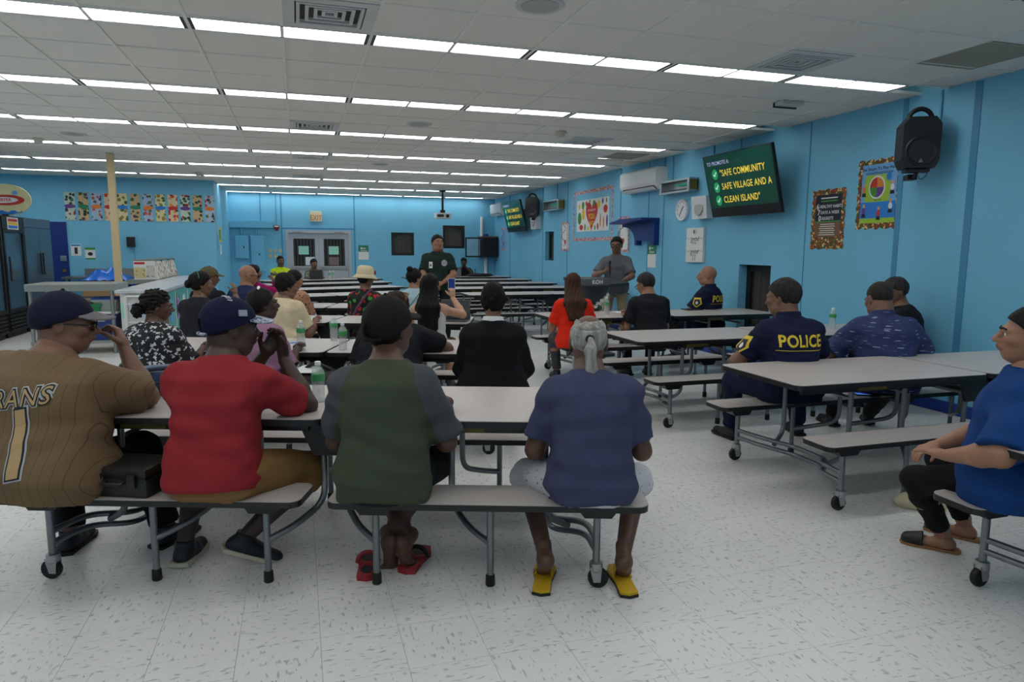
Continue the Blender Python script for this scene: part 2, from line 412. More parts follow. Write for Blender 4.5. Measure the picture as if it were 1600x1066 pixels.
for x, y in grilles:
    t = thing('return_grille', 'beige slatted return grille '+('by the loudspeaker and plate poster' if y < 6 else 'beside the white air conditioner'), 'air vent', (X0+PX*(math.floor((x-X0)/PX)+.5), y, ZC), group='beige return grilles')
    MB().box(-.3, .3, -.32, .32, .012, .02).build('back_plate', m_vdark, t)
    mb = MB()
    for s in (-1, 1): mb.box(-.3, .3, s*.32, s*.3, 0, .012); mb.box(s*.3, s*.28, -.3, .3, 0, .012)
    mb.box(-.28, .28, -.01, .01, 0, .012).build('frame', m_gr, t)
    for q in range(22): MB().box(-.28, .28, -.296+.0272*q, -.296+.0272*q+.019, .003, .009).build('slat', m_gr, t)
m_spk = M('grey_speaker_mesh', (176, 178, 178), .7)
for k, (x, y) in enumerate(((1.496, 4.3), (1.476, 8.7), (1.478, 12.96), (-2.85, 10.96))):
    t = thing('ceiling_speaker', 'round grey flush ceiling speaker '+['next to the first row of lights', 'over the second angled table', 'over the first empty angled table', 'over the steel work table'][k], 'speaker', (x, y, ZC), group='round ceiling speakers')
    MB().lathe([(.12, .0), (.15, -.004), (.16, .004), (.16, .01)]).build('rim', m_vent, t, True)
    MB().lathe([(.0, -.012), (.08, -.011), (.12, -.004), (.12, .004)]).build('grille', m_spk, t, True)
m_det = M('cream_detector', (214, 206, 186), .5)
for x, y, lb in ((3.32, 8.65, 'cream smoke detector on the ceiling near the wall posters'), (-3.46, 11.58, 'cream smoke detector on the ceiling above the steel table'), (-1.89, 15.67, 'cream smoke detector on the ceiling by the food pictures')):
    t = thing('smoke_detector', lb, 'smoke detector', (x, y, ZC))
    MB().lathe([(.035, -.06), (.05, -.055), (.055, -.03), (.05, -.025)]).build('sensor', m_det, t, True)
    MB().lathe([(.06, -.025), (.075, -.02), (.075, .002), (.07, .006)]).build('base', m_det, t, True)
t = thing('air_sensor', 'small white box with a black rim on the ceiling by the television', 'sensor', (4.86, 6.17, ZC))
MB().box(-.13, .13, -.07, .07, -.035, .004, .01).build('body', m_vent, t); MB().box(-.14, .14, .055, .075, -.05, .0, .005).build('rim', m_dark, t)
# ------------------------------------------------------------------ folding bench tables
m_lam = M('grey_laminate', (186, 178, 174), .35, var=.04, vscale=30)
m_edge = M('black_edge_band', (22, 22, 24), .4)
m_tube = M('grey_steel_tube', (128, 132, 136), .35, metal=.75)
m_yel = M('yellow_label', (120, 104, 40), .6)
TZ, BZ = .74, .43
def make_table():
    t = thing('bench_table', 'x', 'bench table')
    for s in (-1, 1):
        x0, x1 = (.012, 1.5) if s > 0 else (-1.5, -.012)
        top = MB().prism(rrect(x0, x1, -.4, .4, .055), TZ-.004, TZ).build('tabletop', m_lam, t)
        MB().prism(rrect(x0-.002, x1+.002, -.402, .402, .057), TZ-.034, TZ-.004).build('edge_band', m_edge, top)
        [MB().box(x0+.09, x1-.09, e_*.33, e_*.30, TZ-.075, TZ-.034).build('apron_rail', m_edge, top) for e_ in (-1, 1)]
        MB().box(x0+.5, x0+.72, -.336, -.33, TZ-.07, TZ-.04).build('warning_label', m_yel, top)
        for q in (-1, 1):
            b0, b1 = (.06, 1.46) if s > 0 else (-1.46, -.06); y0, y1 = sorted((q*.385, q*.635))
            b = MB().prism(rrect(b0, b1, y0, y1, .05), BZ-.003, BZ).build('bench', m_lam, t)
            MB().prism(rrect(b0-.002, b1+.002, y0-.002, y1+.002, .052), BZ-.03, BZ-.003).build('edge_band', m_edge, b)
            ym = q*.51
            for a in (.25, 1.25):
                MB().prism([(s*a-.1, BZ-.03), (s*a-.06, BZ-.085), (s*a+.06, BZ-.085), (s*a+.1, BZ-.03)], -.05, .05, frame((0, ym, 0), (1, 0, 0), (0, 0, 1), (0, -1, 0))).build('bracket', m_edge, b)
            MB().box(b0+.14, b1-.14, ym-.03, ym+.03, BZ-.06, BZ-.03).build('apron_rail', m_edge, b)
            for a in (.25, .77):
                lg = MB().tube([(s*a, ym, BZ-.05), (s*a, ym, .03)], .016, 10).build('leg', m_tube, t, True)
                MB().lathe([(.019, 0), (.022, .004), (.021, .05), (.018, .055)], Matrix.Translation((s*a, ym, 0)), 12).build('rubber_foot', m_black, lg, True)
                MB().tube(smooth_path([(s*a, ym, .2), (s*a-s*.1, q*.42, .235), (s*(a-.2), q*.27, .3), (s*(a-.2), q*.27, TZ-.04)], .08), .016, 10).build('brace_tube', m_tube, t, True)
            lg = MB().tube([(s*1.25, ym, BZ-.05), (s*1.25, ym, .12)], .017, 10).build('leg', m_tube, t, True)
            ca = MB().lathe([(.02, .075), (.03, .085), (.03, .12), (.02, .125)], Matrix.Translation((s*1.25, ym, 0)), 14).build('caster', m_chrome, t, True)
            for e in (-1, 1): MB().prism([(-.03, .1), (-.012, .03), (.02, .03), (.025, .1)], -.002, .002, frame((s*1.25, ym+e*.018, 0), (1, 0, 0), (0, 0, 1), (0, -1, 0))).build('fork', m_chrome, ca)
            MB().lathe([(.02, -.013), (.044, -.013), (.047, -.008), (.047, .008), (.044, .013), (.02, .013)], frame((s*1.25+s*.01, ym, .047), (1, 0, 0), (0, 0, 1), (0, -1, 0)), 18).build('wheel', m_black, ca, True)
        for dz in (0, .055):
            MB().tube(smooth_path([(s*1.25, -.51, .17+dz), (s*1.22, -.3, .17+dz), (s*1.05, -.16, .13+dz), (s*1.05, .16, .13+dz), (s*1.22, .3, .17+dz), (s*1.25, .51, .17+dz)], .08), .015, 10).build('cross_tube', m_tube, t, True)
        for q in (-1, 1):
            MB().tube(smooth_path([(s*1.14, q*.24, .18), (s*1.02, q*.3, .25), (s*1.02, q*.3, TZ-.04)], .07), .016, 10).build('brace_tube', m_tube, t, True)
        MB().tube([(s*.57, -.27, TZ-.11), (s*.57, .27, TZ-.11)], .012, 8).build('cross_bar', m_tube, t, True); MB().tube([(s*1.02, -.3, TZ-.12), (s*1.02, .3, TZ-.12)], .012, 8).build('cross_bar', m_tube, t, True)
    for e in (-1, 1):
        MB().prism([(-.16, TZ-.035), (-.09, TZ-.2), (.09, TZ-.2), (.16, TZ-.035)], -.007, .007, frame((0, e*.3, 0), (1, 0, 0), (0, 0, 1), (0, -1, 0))).build('hinge_plate', m_edge, t)
        MB().tube([(e*.05, -.3, .6), (e*.05, .3, .6)], .02, 10).build('hinge_bar', m_tube, t, True)
    return t
LT = dict(U1=(.22, 3.6, -18.4), U2=(.29, 5.73, -19), U3=(.39, 7.88, -18.5), U4=(.42, 9.78, -15), U5=(.5, 12.15, 17), U6=(.55, 14.1, 20), U7=(.55, 16.1, 20), U8=(.55, 18.0, 20))
RT = dict(R0=(4.2, 1.72, 0), R1=(4.27, 3.69, 0), R2=(4.27, 5.67, 0), R3=(4.27, 7.68, 0), R5=(4.27, 11.8, 0), R6=(4.27, 13.65, 0), R7=(4.27, 15.5, 0), R8=(4.27, 17.35, 0), R9=(4.27, 19.2, 0))
TLAB = dict(U1='grey folding bench table where men in red and green shirts sit', U2='angled grey bench table in front of the woman in a black sweater',
            U3='grey bench table in front of the long haired woman with a phone', U4='grey bench table in front of the person in a cream bucket hat',
            R0='grey bench table the woman in blue sits at', R1='empty grey bench table behind the two men at the right wall',
            R2='grey bench table between the police officer and the man in black', R3='grey bench table with the red shirted woman and a water bottle')
proto_t = make_table(); TAB = {}
for i, (k, (x, y, a)) in enumerate({**LT, **RT}.items()):
    o = proto_t if i == 0 else copy_tree(proto_t)
    o.location = (x, y, 0); o.rotation_euler = (0, 0, R(a)); TAB[k] = (x, y, R(a))
    if k in TLAB: o['label'] = TLAB[k]
    elif k[0] == 'U': o['label'] = {'U5': 'angled bench table the woman in magenta sits at', 'U6': 'empty angled bench table third from the double door', 'U7': 'empty angled bench table second from the double door', 'U8': 'angled bench table the man in neon yellow sits at'}[k]
    else: o['label'] = {'R5': 'empty bench table first behind the lectern', 'R6': 'empty bench table second behind the lectern', 'R7': 'empty bench table third behind the lectern', 'R8': 'empty bench table fourth behind the lectern', 'R9': 'farthest bench table by the equipment rack'}[k]
    o['group'] = 'folding bench tables'
def at_table(k, along, perp):
    x, y, a = TAB[k]
    return (x+math.cos(a)*along-math.sin(a)*perp, y+math.sin(a)*along+math.cos(a)*perp)

# ------------------------------------------------------------------ things on the right wall
m_white = M('white_plastic', (222, 224, 224), .4); m_screen = M('tv_green_screen', (10, 62, 50), .25, emit=.35); m_scr2 = M('tv_green_swirl', (14, 84, 72), .3, emit=.4)
m_ylw = M('tv_yellow_letters', (226, 200, 70), .5, emit=.55); m_lil = M('tv_lilac_letters', (170, 170, 215), .5, emit=.55); m_chk = M('tv_check_green', (20, 150, 90), .5, emit=.5); m_wht = M('tv_white', (230, 240, 235), .5, emit=.6)
m_bar = M('tv_dark_bar', (24, 26, 30), .3)
def tv(y0, y1, z0, z1, tilt, label, full):
    """television on a wall bracket, tilted down and turned a little"""
    wd, ht = abs(y1-y0), z1-z0
    t = thing('television', label, 'television', (XR-.30, (y0+y1)/2, (z0+z1)/2))
    base = frame((0, 0, 0), (0, -1, 0), (0, 0, 1), (-1, 0, 0)) @ Matrix.Rotation(R(tilt), 4, 'X')
    def bx(mb, a, b, c, d, e, f, bev=0):
        m2 = MB().box(a, b, c, d, e, f, bev); mb.add([base @ Vector(v) for v in m2.v], m2.f); return mb
    bx(MB(), -wd/2, wd/2, -ht/2, ht/2, -.045, .0, .006).build('case', m_dark, t)
    sc_ = bx(MB(), -wd/2+.015, wd/2-.015, -ht/2+.03, ht/2-.015, .0, .002).build('screen', m_screen, t)
    bx(MB(), -wd/2+.015, wd/2-.015, -ht/2+.03, -ht/2+.13, .002, .003).build('screen_bar', m_bar, sc_)
    Z = lambda x, y: base @ Matrix.Translation((x, y, .0035))
    for r_ in (.22, .17, .12):
        mb = MB(); mb.tube([Z(0, .08) @ Vector((r_*math.cos(a*.2618), r_*math.sin(a*.2618), 0)) for a in range(24)], .0025, 4, closed=True).build('screen_emblem', m_scr2, sc_)
    s_ = wd/1.55
    lettering('TO PROMOTE A:', .075*s_, Z(-wd*.27, ht*.36) @ Matrix.Translation((0, 0, .002)), m_lil, sc_, bold=.001, sx=.9)
    for k, tx in enumerate(('"SAFE COMMUNITY', 'SAFE VILLAGE AND A', 'CLEAN ISLAND"')):
        yy = ht*(.19-.21*k)
        lettering(tx, .128*s_, Z(-wd*.26, yy) @ Matrix.Translation((0, 0, .002)), m_ylw, sc_, align='LEFT', bold=.0018, sx=.84)
        MB().prism(ellipse(0, 0, .07*s_, .075*s_), 0, .002, Z(-wd*.34, yy)).build('check_disc', m_chk, sc_)
        MB().tube([Z(-wd*.34, yy) @ Vector(p) for p in ((-.03, 0, .003), (-.008, -.025, .003), (.035, .03, .003))], .006, 6).build('check_mark', m_wht, sc_)
    bx(MB(), -.15, .15, -.12, .12, -.08, -.045).build('mount_plate', m_dark, t)
    MB().tube([(.06, 0, 0), (.295, 0, .05)], .025, 8).box(.285, .3, -.1, .1, -.2, .2).build('wall_bracket', m_dark, t)
tv(8.68, 7.2, 1.97, 2.82, 14, 'large television showing safe community slide beside the wall clock', True)
tv(18.75, 17.1, 1.97, 2.8, 14, 'distant television showing a dark slide near the corner', True)
m_vlt = M('air_conditioner_slot', (40, 40, 42), .6)
for y0, y1, z0, z1, lb in ((11.65, 10.34, 2.52, 2.88, 'white split air conditioner above the navy wall bracket'), (20.6, 19.5, 2.5, 2.85, 'white split air conditioner near the back corner')):
    t = thing('air_conditioner', lb, 'air conditioner', (XR, (y0+y1)/2, z0)); h = z1-z0; wd = (y0-y1)/2
    T = frame((0, 0, 0), (-1, 0, 0), (0, 0, 1), (0, 1, 0))
    MB().prism([(.0, 0), (.13, 0), (.2, .06), (.22, .12), (.22, h-.03), (.19, h), (0, h)], -wd, wd, T).build('body', m_white, t)
    MB().prism([(.13, -.002), (.135, .012), (.2, .07), (.205, .055)], -wd+.08, wd-.08, T).build('air_slot', m_vlt, t)
    MB().prism([(.15, .0), (.205, .045), (.207, .04), (.153, -.006)], -wd+.09, wd-.09, T).build('flap', m_white, t)
m_uv = M('green_tube_glow', (30, 150, 100), .4, emit=.35)
for y0, y1, z0, z1, lb in ((10.3, 9.4, 2.41, 2.62, 'steel insect trap with a green tube beside the large television'), (16.0, 14.95, 2.42, 2.66, 'steel insect trap with a green tube beside the far loudspeaker')):
    t = thing('insect_trap', lb, 'insect trap', (XR, (y0+y1)/2, z0)); wd = (y0-y1)/2; h = z1-z0
    MB().box(-.16, 0, -wd, wd, 0, .03).box(-.16, 0, -wd, wd, h-.03, h).box(-.03, 0, -wd, wd, .03, h-.03).box(-.16, 0, -wd, -wd+.06, .03, h-.03).box(-.16, 0, wd-.06, wd, .03, h-.03).build('housing', m_chrome, t)
    MB().tube([(-.07, -wd+.08, h/2+.02), (-.07, wd-.35, h/2+.02)], .014, 10).build('tube', m_uv, t, True)
    MB().box(-.15, -.03, -wd+.07, wd-.07, .032, .05).build('tray', m_dark, t)
    MB().box(-.14, -.02, -wd-.004, -wd, .03, h-.03).build('warning_label', m_yel, t)
# clock
t = thing('wall_clock', 'round white wall clock with black hands and numerals', 'clock', (XR, 9.8, 2.15))
T = frame((0, 0, 0), (0, -1, 0), (0, 0, 1), (-1, 0, 0))
MB().lathe([(.165, 0), (.17, .03), (.165, .045), (.15, .04), (.15, .03)], T, 32).build('rim', m_white, t, True)
fc_ = MB().lathe([(.0, .03), (.15, .03), (.15, .034), (.0, .034)], T, 32).build('face', m_paper_w, t)
for k in range(12):
    a = R(90-30*(k+1)); lettering(str(k+1), .04, T @ Matrix.Translation((.125*math.cos(a), .125*math.sin(a), .0355)), m_dark, fc_, 'numeral', bold=.0006)
for ln, a, wd in ((.075, 45, .007), (.11, 238, .005)):
    MB().tube([T @ Vector((0, 0, .038)), T @ Vector((ln*math.cos(R(a)), ln*math.sin(R(a)), .038))], wd, 6).build('hand', m_dark, t)
def boxspk(y, z, lb):
    t = thing('wall_speaker', lb, 'speaker', (XR, y, z))
    MB().prism([(0, -.165), (.13, -.165), (.16, .165), (0, .165)], -.2, .2, frame((0, 0, 0), (-1, 0, 0), (0, 0, 1), (0, 1, 0))).build('cabinet', m_white, t)
    TT = frame((-.148, 0, 0), (0, -1, 0), (.09, 0, .99), (-.99, 0, -.09))
    MB().lathe([(.0, -.002), (.115, -.002), (.115, .004), (.0, .006)], TT, 28).build('grille', m_spk, t)
boxspk(9.13, 2.15, 'white square wall speaker between the clock and television'); boxspk(16.75, 2.19, 'white square wall speaker under the far loudspeaker')
# big black loudspeakers on wall brackets
m_cone = M('speaker_cone', (26, 26, 28), .5); m_silv = M('grey_badge', (120, 122, 124), .4)
def pa(y, z, turn, lb):
    t = thing('loudspeaker', lb, 'loudspeaker', (XR-.25, y, z), R(turn)); t.scale = (.84,)*3       # local front is -y
    out = [(-.15, -.29), (.15, -.29), (.19, -.2), (.19, .18), (.13, .26), (-.13, .26), (-.19, .18), (-.19, -.2)]
    MB().prism(out, -.16, .12, frame((0, 0, 0), (1, 0, 0), (0, 0, 1), (0, -1, 0))).build('cabinet', m_dark, t)
    Tf = frame((0, -.12, 0), (1, 0, 0), (0, 0, 1), (0, -1, 0))
    MB().lathe([(.0, -.06), (.07, -.04), (.13, .004), (.155, .012), (.165, .004), (.165, -.01)], Tf @ Matrix.Translation((0, -.11, 0)), 32).build('woofer_cone', m_cone, t, True)
    MB().prism([(-.14, .04), (.14, .04), (.12, .2), (-.12, .2)], 0, .006, Tf).prism([(-.06, .09), (.06, .09), (.05, .16), (-.05, .16)], .006, .012, Tf).build('horn', m_cone, t)
    MB().prism([(-.022, -.235), (.022, -.235), (0, -.19)], .004, .012, Tf).build('badge', m_silv, t)
    MB().tube(smooth_path([(-.13, 0, .24), (-.09, 0, .33), (0, 0, .37), (.09, 0, .33), (.13, 0, .24)], .06), .026, 8).build('handle', m_dark, t, True)
    MB().box(-.12, .12, -.06, .1, -.33, -.3).tube([(0, .0, -.33), (0, .05, -.37), (.05, .2, -.37)], .02, 8).box(-.05, .05, .1, .27, -.4, -.34).build('wall_bracket', m_dark, t)
    MB().tube(smooth_path([(0, -.05, -.3), (.02, -.05, -.42), (.1, .0, -.38), (.14, .05, -.3)], .05), .004, 6).build('cable', m_dark, t)
pa(5.25, 2.54, -30, 'black loudspeaker on a wall bracket above the food plate poster'); pa(16.5, 2.58, -30, 'small distant black loudspeaker beside the far television')

# ---- posters
m_tan = M('kraft_brown', (120, 92, 66), .8); m_navy = M('poster_navy', (24, 32, 48), .7); m_lime = M('poster_lime', (160, 196, 60), .7); m_sky = M('poster_sky_blue', (112, 172, 224), .7)
m_deep = M('poster_bright_blue', (40, 128, 210), .7); m_red = M('poster_red', (196, 52, 44), .7); m_grn = M('poster_green', (62, 140, 60), .7); m_pur = M('poster_purple', (104, 64, 140), .7)
m_org = M('poster_orange', (222, 128, 54), .7); m_yl = M('poster_yellow', (232, 196, 60), .7); m_wp = M('poster_white', (226, 228, 226), .7); m_blk = M('print_black', (26, 26, 28), .7); m_skn = M('print_skin', (212, 160, 120), .7)
m_leafb = mat_spots('leafy_border_print', (96, 70, 44), [(170, 50, 40), (70, 110, 50), (222, 196, 140), (120, 60, 40), (60, 90, 50), (200, 120, 60)], 42, .62)
m_confb = mat_spots('bright_border_print', (214, 190, 190), [(150, 60, 120), (226, 130, 60), (90, 70, 150), (200, 60, 60)], 30, .5)
def flat(parent, name, T, pts, mat, z=0, th=.0012): return MB().prism(pts, z, z+th, T).build(name, mat, parent)
def rect(x0, x1, y0, y1): return [(x0, y0), (x1, y0), (x1, y1), (x0, y1)]
def wavy(w, h, amp, n=9):
    pts = []
    for (ax, ay), (bx, by) in (((-w, -h), (w, -h)), ((w, -h), (w, h)), ((w, h), (-w, h)), ((-w, h), (-w, -h))):
        dx, dy = bx-ax, by-ay; l = math.hypot(dx, dy); nn = max(4, int(l/.045))
        for i in range(nn):
            o = amp*math.sin(i*2.4); pts.append((ax+dx*i/nn+dy/l*o, ay+dy*i/nn-dx/l*o))
    return pts
t = thing('habits_poster', 'dark poster of healthy habits with scalloped leafy border', 'poster'); T = on_right(6.64, 1.885, .002)
flat(t, 'border', T, wavy(.26, .34, .012), m_leafb)
flat(t, 'sheet', T, rect(-.2, .2, -.02, .28), m_navy, .0013); flat(t, 'lower_sheet', T, rect(-.2, .2, -.25, -.03), m_tan, .0013); flat(t, 'green_band', T, rect(-.2, .2, -.032, -.018), m_grn, .0026)
flat(t, 'produce_band', T, rect(-.2, .2, -.28, -.2), m_leafb, .0027); flat(t, 'heading_bar', T, rect(-.12, .14, .235, .248), m_wp, .0027); flat(t, 'heading_bar', T, rect(-.12, .14, .2, .215), m_grn, .0027)
for k, (a, b) in enumerate((('6', 'HEALTHY HABITS'), ('7', 'DAYS A WEEK'), ('0', 'REGRETS'))):
    y = .145-.068*k
    lettering(a, .085, T @ Matrix.Translation((-.165+.02*k, y, .004)), m_wp, t, bold=.002); lettering(b, .05, T @ Matrix.Translation((-.135+.022*k, y, .004)), m_wp, t, align='LEFT', bold=.0008, sx=.86)
for k in range(6): flat(t, 'print_line', T, rect(-.11-.01*(k % 3), .11+.012*(k % 2), -.06-.024*k, -.052-.024*k), m_wp, .0027)
t = thing('plate_poster', 'bright blue poster with a divided food plate and leafy border', 'poster'); T = on_right(5.93, 2.12, .002)
flat(t, 'border', T, wavy(.285, .36, .014), m_leafb); flat(t, 'sheet', T, rect(-.23, .23, -.3, .31), m_sky, .0013); flat(t, 'lower_sheet', T, rect(-.23, .23, -.26, -.08), m_deep, .0026); flat(t, 'grass_band', T, rect(-.23, .23, -.3, -.25), m_lime, .0027)
flat(t, 'plate_card', T, rrect(-.18, .15, -.08, .2, .03), m_lime, .003); flat(t, 'plate_rim', T, ellipse(-.02, .07, .108, .12), m_wp, .0043)
for mm, a0 in ((m_org, 0), (m_red, 90), (m_grn, 180), (m_pur, 270)):
    flat(t, 'plate_sector', T, [(-.02+.003, .07)]+[(-.02+.092*math.cos(R(a0+90*i/8)), .07+.104*math.sin(R(a0+90*i/8))) for i in range(9)], mm, .0056)
flat(t, 'dairy_disc', T, ellipse(.13, .17, .035, .04), m_deep, .0056); lettering('Eat Smart To Play Hard', .044, T @ Matrix.Translation((0, .262, .004)), m_blk, t, bold=.0008); lettering('MyPlate', .03, T @ Matrix.Translation((0, -.06, .0056)), m_blk, t)
for k in range(2): flat(t, 'print_line', T, rect(-.18, .18, .222-.012*k, .227-.012*k), m_blk, .003)
for x, y, c in ((-.18, -.17, m_pur), (.02, -.2, m_red), (.17, -.13, m_wp), (-.19, .05, m_org), (.18, .06, m_wp)):   # plain little players
    flat(t, 'player_shirt', T, ellipse(x, y, .025, .035, 10), c, .004); flat(t, 'player_head', T, ellipse(x, y+.05, .018, .02, 10), m_skn, .004); flat(t, 'player_legs', T, [(x-.02, y-.03), (x+.02, y-.03), (x+.03, y-.07), (x-.028, y-.07)], m_blk, .004)
# heart picture with fruit
t = thing('heart_poster', 'white fruit and vegetable picture with a big red heart', 'poster'); T = on_right(13.38, 2.23, .002)
flat(t, 'sheet', T, rect(-.82, .82, -.33, .33), m_wp)
ht = [(.3*(16*math.sin(a)**3)/16, .36*(13*math.cos(a)-5*math.cos(2*a)-2*math.cos(3*a)-math.cos(4*a))/17+.02) for a in [2*math.pi*i/40 for i in range(40)]][::-1]
flat(t, 'heart', T, [(x-.02, y) for x, y in ht], m_red, .0015)
flat(t, 'heart_leaf', T, [(.0, .17), (.1, .2), (.16, .3), (.06, .29)], m_grn, .003)
lettering('EAT HEALTHY', .06, T @ Matrix.Translation((-.02, .1, .003)), m_wp, t, bold=.001); lettering('YOU', .16, T @ Matrix.Translation((-.02, -.03, .003)), m_yl, t, bold=.004); lettering('EAT', .12, T @ Matrix.Translation((-.02, -.17, .003)), m_yl, t, bold=.004)
for x, y, rx, ry, c in ((-.66, -.05, .1, .13, m_grn), (-.46, .03, .08, .12, m_yl), (-.48, .22, .07, .08, m_grn), (-.68, .2, .05, .06, m_yl), (-.56, -.24, .1, .06, m_red), (-.36, -.24, .04, .07, m_grn), (-.3, .25, .05, .05, m_red), (-.13, .29, .03, .03, m_grn), (.33, .2, .08, .08, m_yl), (.52, .26, .04, .06, m_pur), (.66, .1, .1, .08, m_red), (.7, .26, .03, .05, m_grn), (.42, -.12, .03, .14, m_org), (.3, -.24, .04, .07, m_red), (.58, -.16, .03, .12, m_org), (.74, -.14, .04, .12, m_pur), (-.18, -.27, .05, .04, m_yl), (.16, -.26, .03, .05, m_grn)):
    flat(t, 'fruit', T, ellipse(x, y, rx, ry, 14), c, .0015)
for a, b, c, d in ((-1.0, 1.0, .46, .53), (-1.0, 1.0, -.53, -.46), (-1.0, -.94, -.46, .46), (.94, 1.0, -.46, .46)):
    s_ = MB().prism(rect(a, b, c, d), 0, .0015, T).build('paper_border', m_confb); tag(s_, 'bright patterned paper border strip %s the heart picture' % ('above' if c > 0 and b-a > 1 else 'below' if b-a > 1 else 'beside the air conditioner end of' if a > 0 else 'beside the far end of'), 'border', 'paper border strips')
for y, lb in ((14.87, 'narrow white growth chart with orange ends beside the small wall window'), (11.9, 'narrow white growth chart partly behind the navy bracket'), (19.85, 'narrow pale blue chart strip near the back corner')):
    t = thing('chart_strip', lb, 'poster'); T = on_right(y, 1.81, .002)
    flat(t, 'border', T, rect(-.24, .24, -.33, .33), m_confb); flat(t, 'sheet', T, rect(-.19, .19, -.28, .28), m_sky if y > 19 else m_wp, .0013)
    mb = MB()
    for k in range(5): mb.tube([T @ Vector((-.1+.2*math.sin(k*1.9+i*.5)*.6, -.22+.1*k+.02*i, .004)) for i in range(5)], .006, 5)
    mb.build('drawing', m_blk, t); flat(t, 'drawing_accent', T, ellipse(.0, -.12, .05, .05, 12), m_red, .003)
# navy curved bracket
m_navyp = M('navy_plastic', (14, 44, 120), .45)
t = thing('wall_bracket', 'navy blue curved bracket jutting from the right wall', 'bracket', (XR, 11.05, 1.6)); T = frame((0, 0, 0), (0, 1, 0), (0, 0, 1), (1, 0, 0))
cv = [(.0-.5, 0), (-.5+.12, 0)]
out = [(-.5, 0), (-.38, 0), (-.36, .08), (.12, .08), (.13, 0), (.2, .0)]+[(.2+.42*(1-math.cos(R(a))), .05+.28*math.sin(R(a))) for a in range(0, 91, 15)]+[(.72, .34), (.72, .4), (.3, .42), (.3, .46), (-.5, .46)]
MB().prism(out, -.1, 0, T).build('panel', m_navyp, t)
MB().prism([(-.5, .42), (.72, .38), (.72, .41), (.3, .46), (-.5, .46)], -.35, -.1, T).build('ledge', m_navyp, t)
# notice holders and the white panel
m_ngr = M('notice_green', (30, 128, 92), .6)
def holder(T, lb):
    t = thing('notice_holder', lb, 'notice')
    flat(t, 'green_card', T, rect(-.145, .145, .02, .21), m_ngr, 0, .006); flat(t, 'white_sheet', T, rect(-.145, .145, -.21, .02), m_wp, 0, .006)
    MB().tube([T @ Vector(p) for p in ((-.08, .12, .008), (.06, .12, .008))], .012, 6).prism([(-.1, .12), (-.05, .16), (-.05, .08)], .007, .012, T).build('arrow', m_wp, t)
    for k in range(2): flat(t, 'print_line', T, rect(-.08, .1, .06-.02*k, .07-.02*k), m_wp, .007)
holder(on_right(10.78, 1.43), 'green and white evacuation notice under the navy bracket'); holder(on_back(1.845, 1.395), 'green and white evacuation notice beside the double door')
t = thing('sign_panel', 'white upright canvas panel with script lettering under the clock', 'sign'); T = on_right(9.38, 1.6)
flat(t, 'board', T, rect(-.235, .235, -.26, .26), m_wp, 0, .04)
mb = MB()
for k in (0, 1):
    y = .1-.19*k; mb.tube([T @ Vector((x, y+.012*math.sin(x*50), .041)) for x in [-.22+.022*i for i in range(21)]], .002, 5)
mb.build('script_line', m_blk, t)
for k, tx in enumerate(('good', 'good')): lettering(tx, .1, T @ Matrix.Translation((.0, .09-.19*k, .0415)), m_blk, t, shear=.35)
for k, tx in enumerate(('FOOD', 'MOOD')): lettering(tx, .045, T @ Matrix.Translation((-.01, .03-.19*k, .0415)), m_blk, t)
flat(t, 'spoon', T, ellipse(-.02, .2, .022, .036, 12), m_tan, .0405); flat(t, 'fork', T, rect(.025, .033, .16, .24), m_blk, .0405)
flat(t, 'knife', T, rect(-.03, -.02, -.24, -.18), m_blk, .0405); flat(t, 'knife', T, rect(.02, .03, -.24, -.18), m_blk, .0405)
m_cond = M('blue_conduit', (96, 168, 200), .5)
for y, z0 in ((9.0, 2.32), (10.15, 2.62), (8.35, 2.6), (15.4, 2.66), (17.4, 2.8), (5.25, 2.6)):
    tag(MB().tube([(XR-.012, y, z0), (XR-.012, y, ZC)], .01, 8).build('conduit', m_cond), 'thin painted conduit up the right wall '+{9.0: 'behind the large television', 10.15: 'above the near insect trap', 8.35: 'over the television centre', 15.4: 'above the far insect trap', 17.4: 'behind the distant television', 5.25: 'above the near loudspeaker'}[y], 'conduit', 'conduits on the right wall')

# ------------------------------------------------------------------ back wall
m_cream = M('cream_plastic', (214, 204, 170), .5); m_exit = M('exit_letters', (196, 120, 60), .5)
t = thing('exit_sign', 'cream exit sign with orange letters above the double door', 'exit sign')
MB().box(.36, .69, YB-.05, YB, 2.27, 2.56, .006).build('box', m_cream, t); lettering('EXIT', .2, on_back(.525, 2.37, .052), m_exit, t, bold=.004, sx=.75)
m_redp = M('alarm_red', (120, 20, 28), .4)
t = thing('fire_alarm', 'small red fire alarm strobe on the back wall', 'fire alarm')
MB().box(-.63, -.48, YB-.06, YB, 2.05, 2.15, .008).box(-.6, -.51, YB-.05, YB, 2.0, 2.06, .008).build('body', m_redp, t); MB().box(-.61, -.5, YB-.075, YB-.06, 2.1, 2.135).build('strobe', m_wp, t); MB().tube([(-.555, YB-.01, 2.15), (-.555, YB-.01, ZC)], .008, 6).build('conduit', m_wall2, t)
t = thing('electrical_cabinet', 'wide blue painted electrical cabinet beside the light switches', 'cabinet')
MB().box(-1.25, -.9, YB-.12, YB, .86, 1.85, .006).build('body', m_wall, t); MB().box(-1.19, -.96, YB-.128, YB-.12, .92, 1.78).build('door', m_wall, t); MB().box(-1.05, -1.02, YB-.14, YB-.128, 1.3, 1.36).build('handle', m_dark, t)
t = thing('electrical_cabinet', 'small blue painted electrical cabinet in the corner', 'cabinet')
MB().box(-1.66, -1.31, YB-.12, YB, 1.22, 1.85, .006).build('body', m_wall, t); MB().box(-1.6, -1.37, YB-.128, YB-.12, 1.27, 1.8).build('door', m_wall, t); MB().box(-1.45, -1.42, YB-.14, YB-.128, 1.5, 1.56).build('handle', m_dark, t)
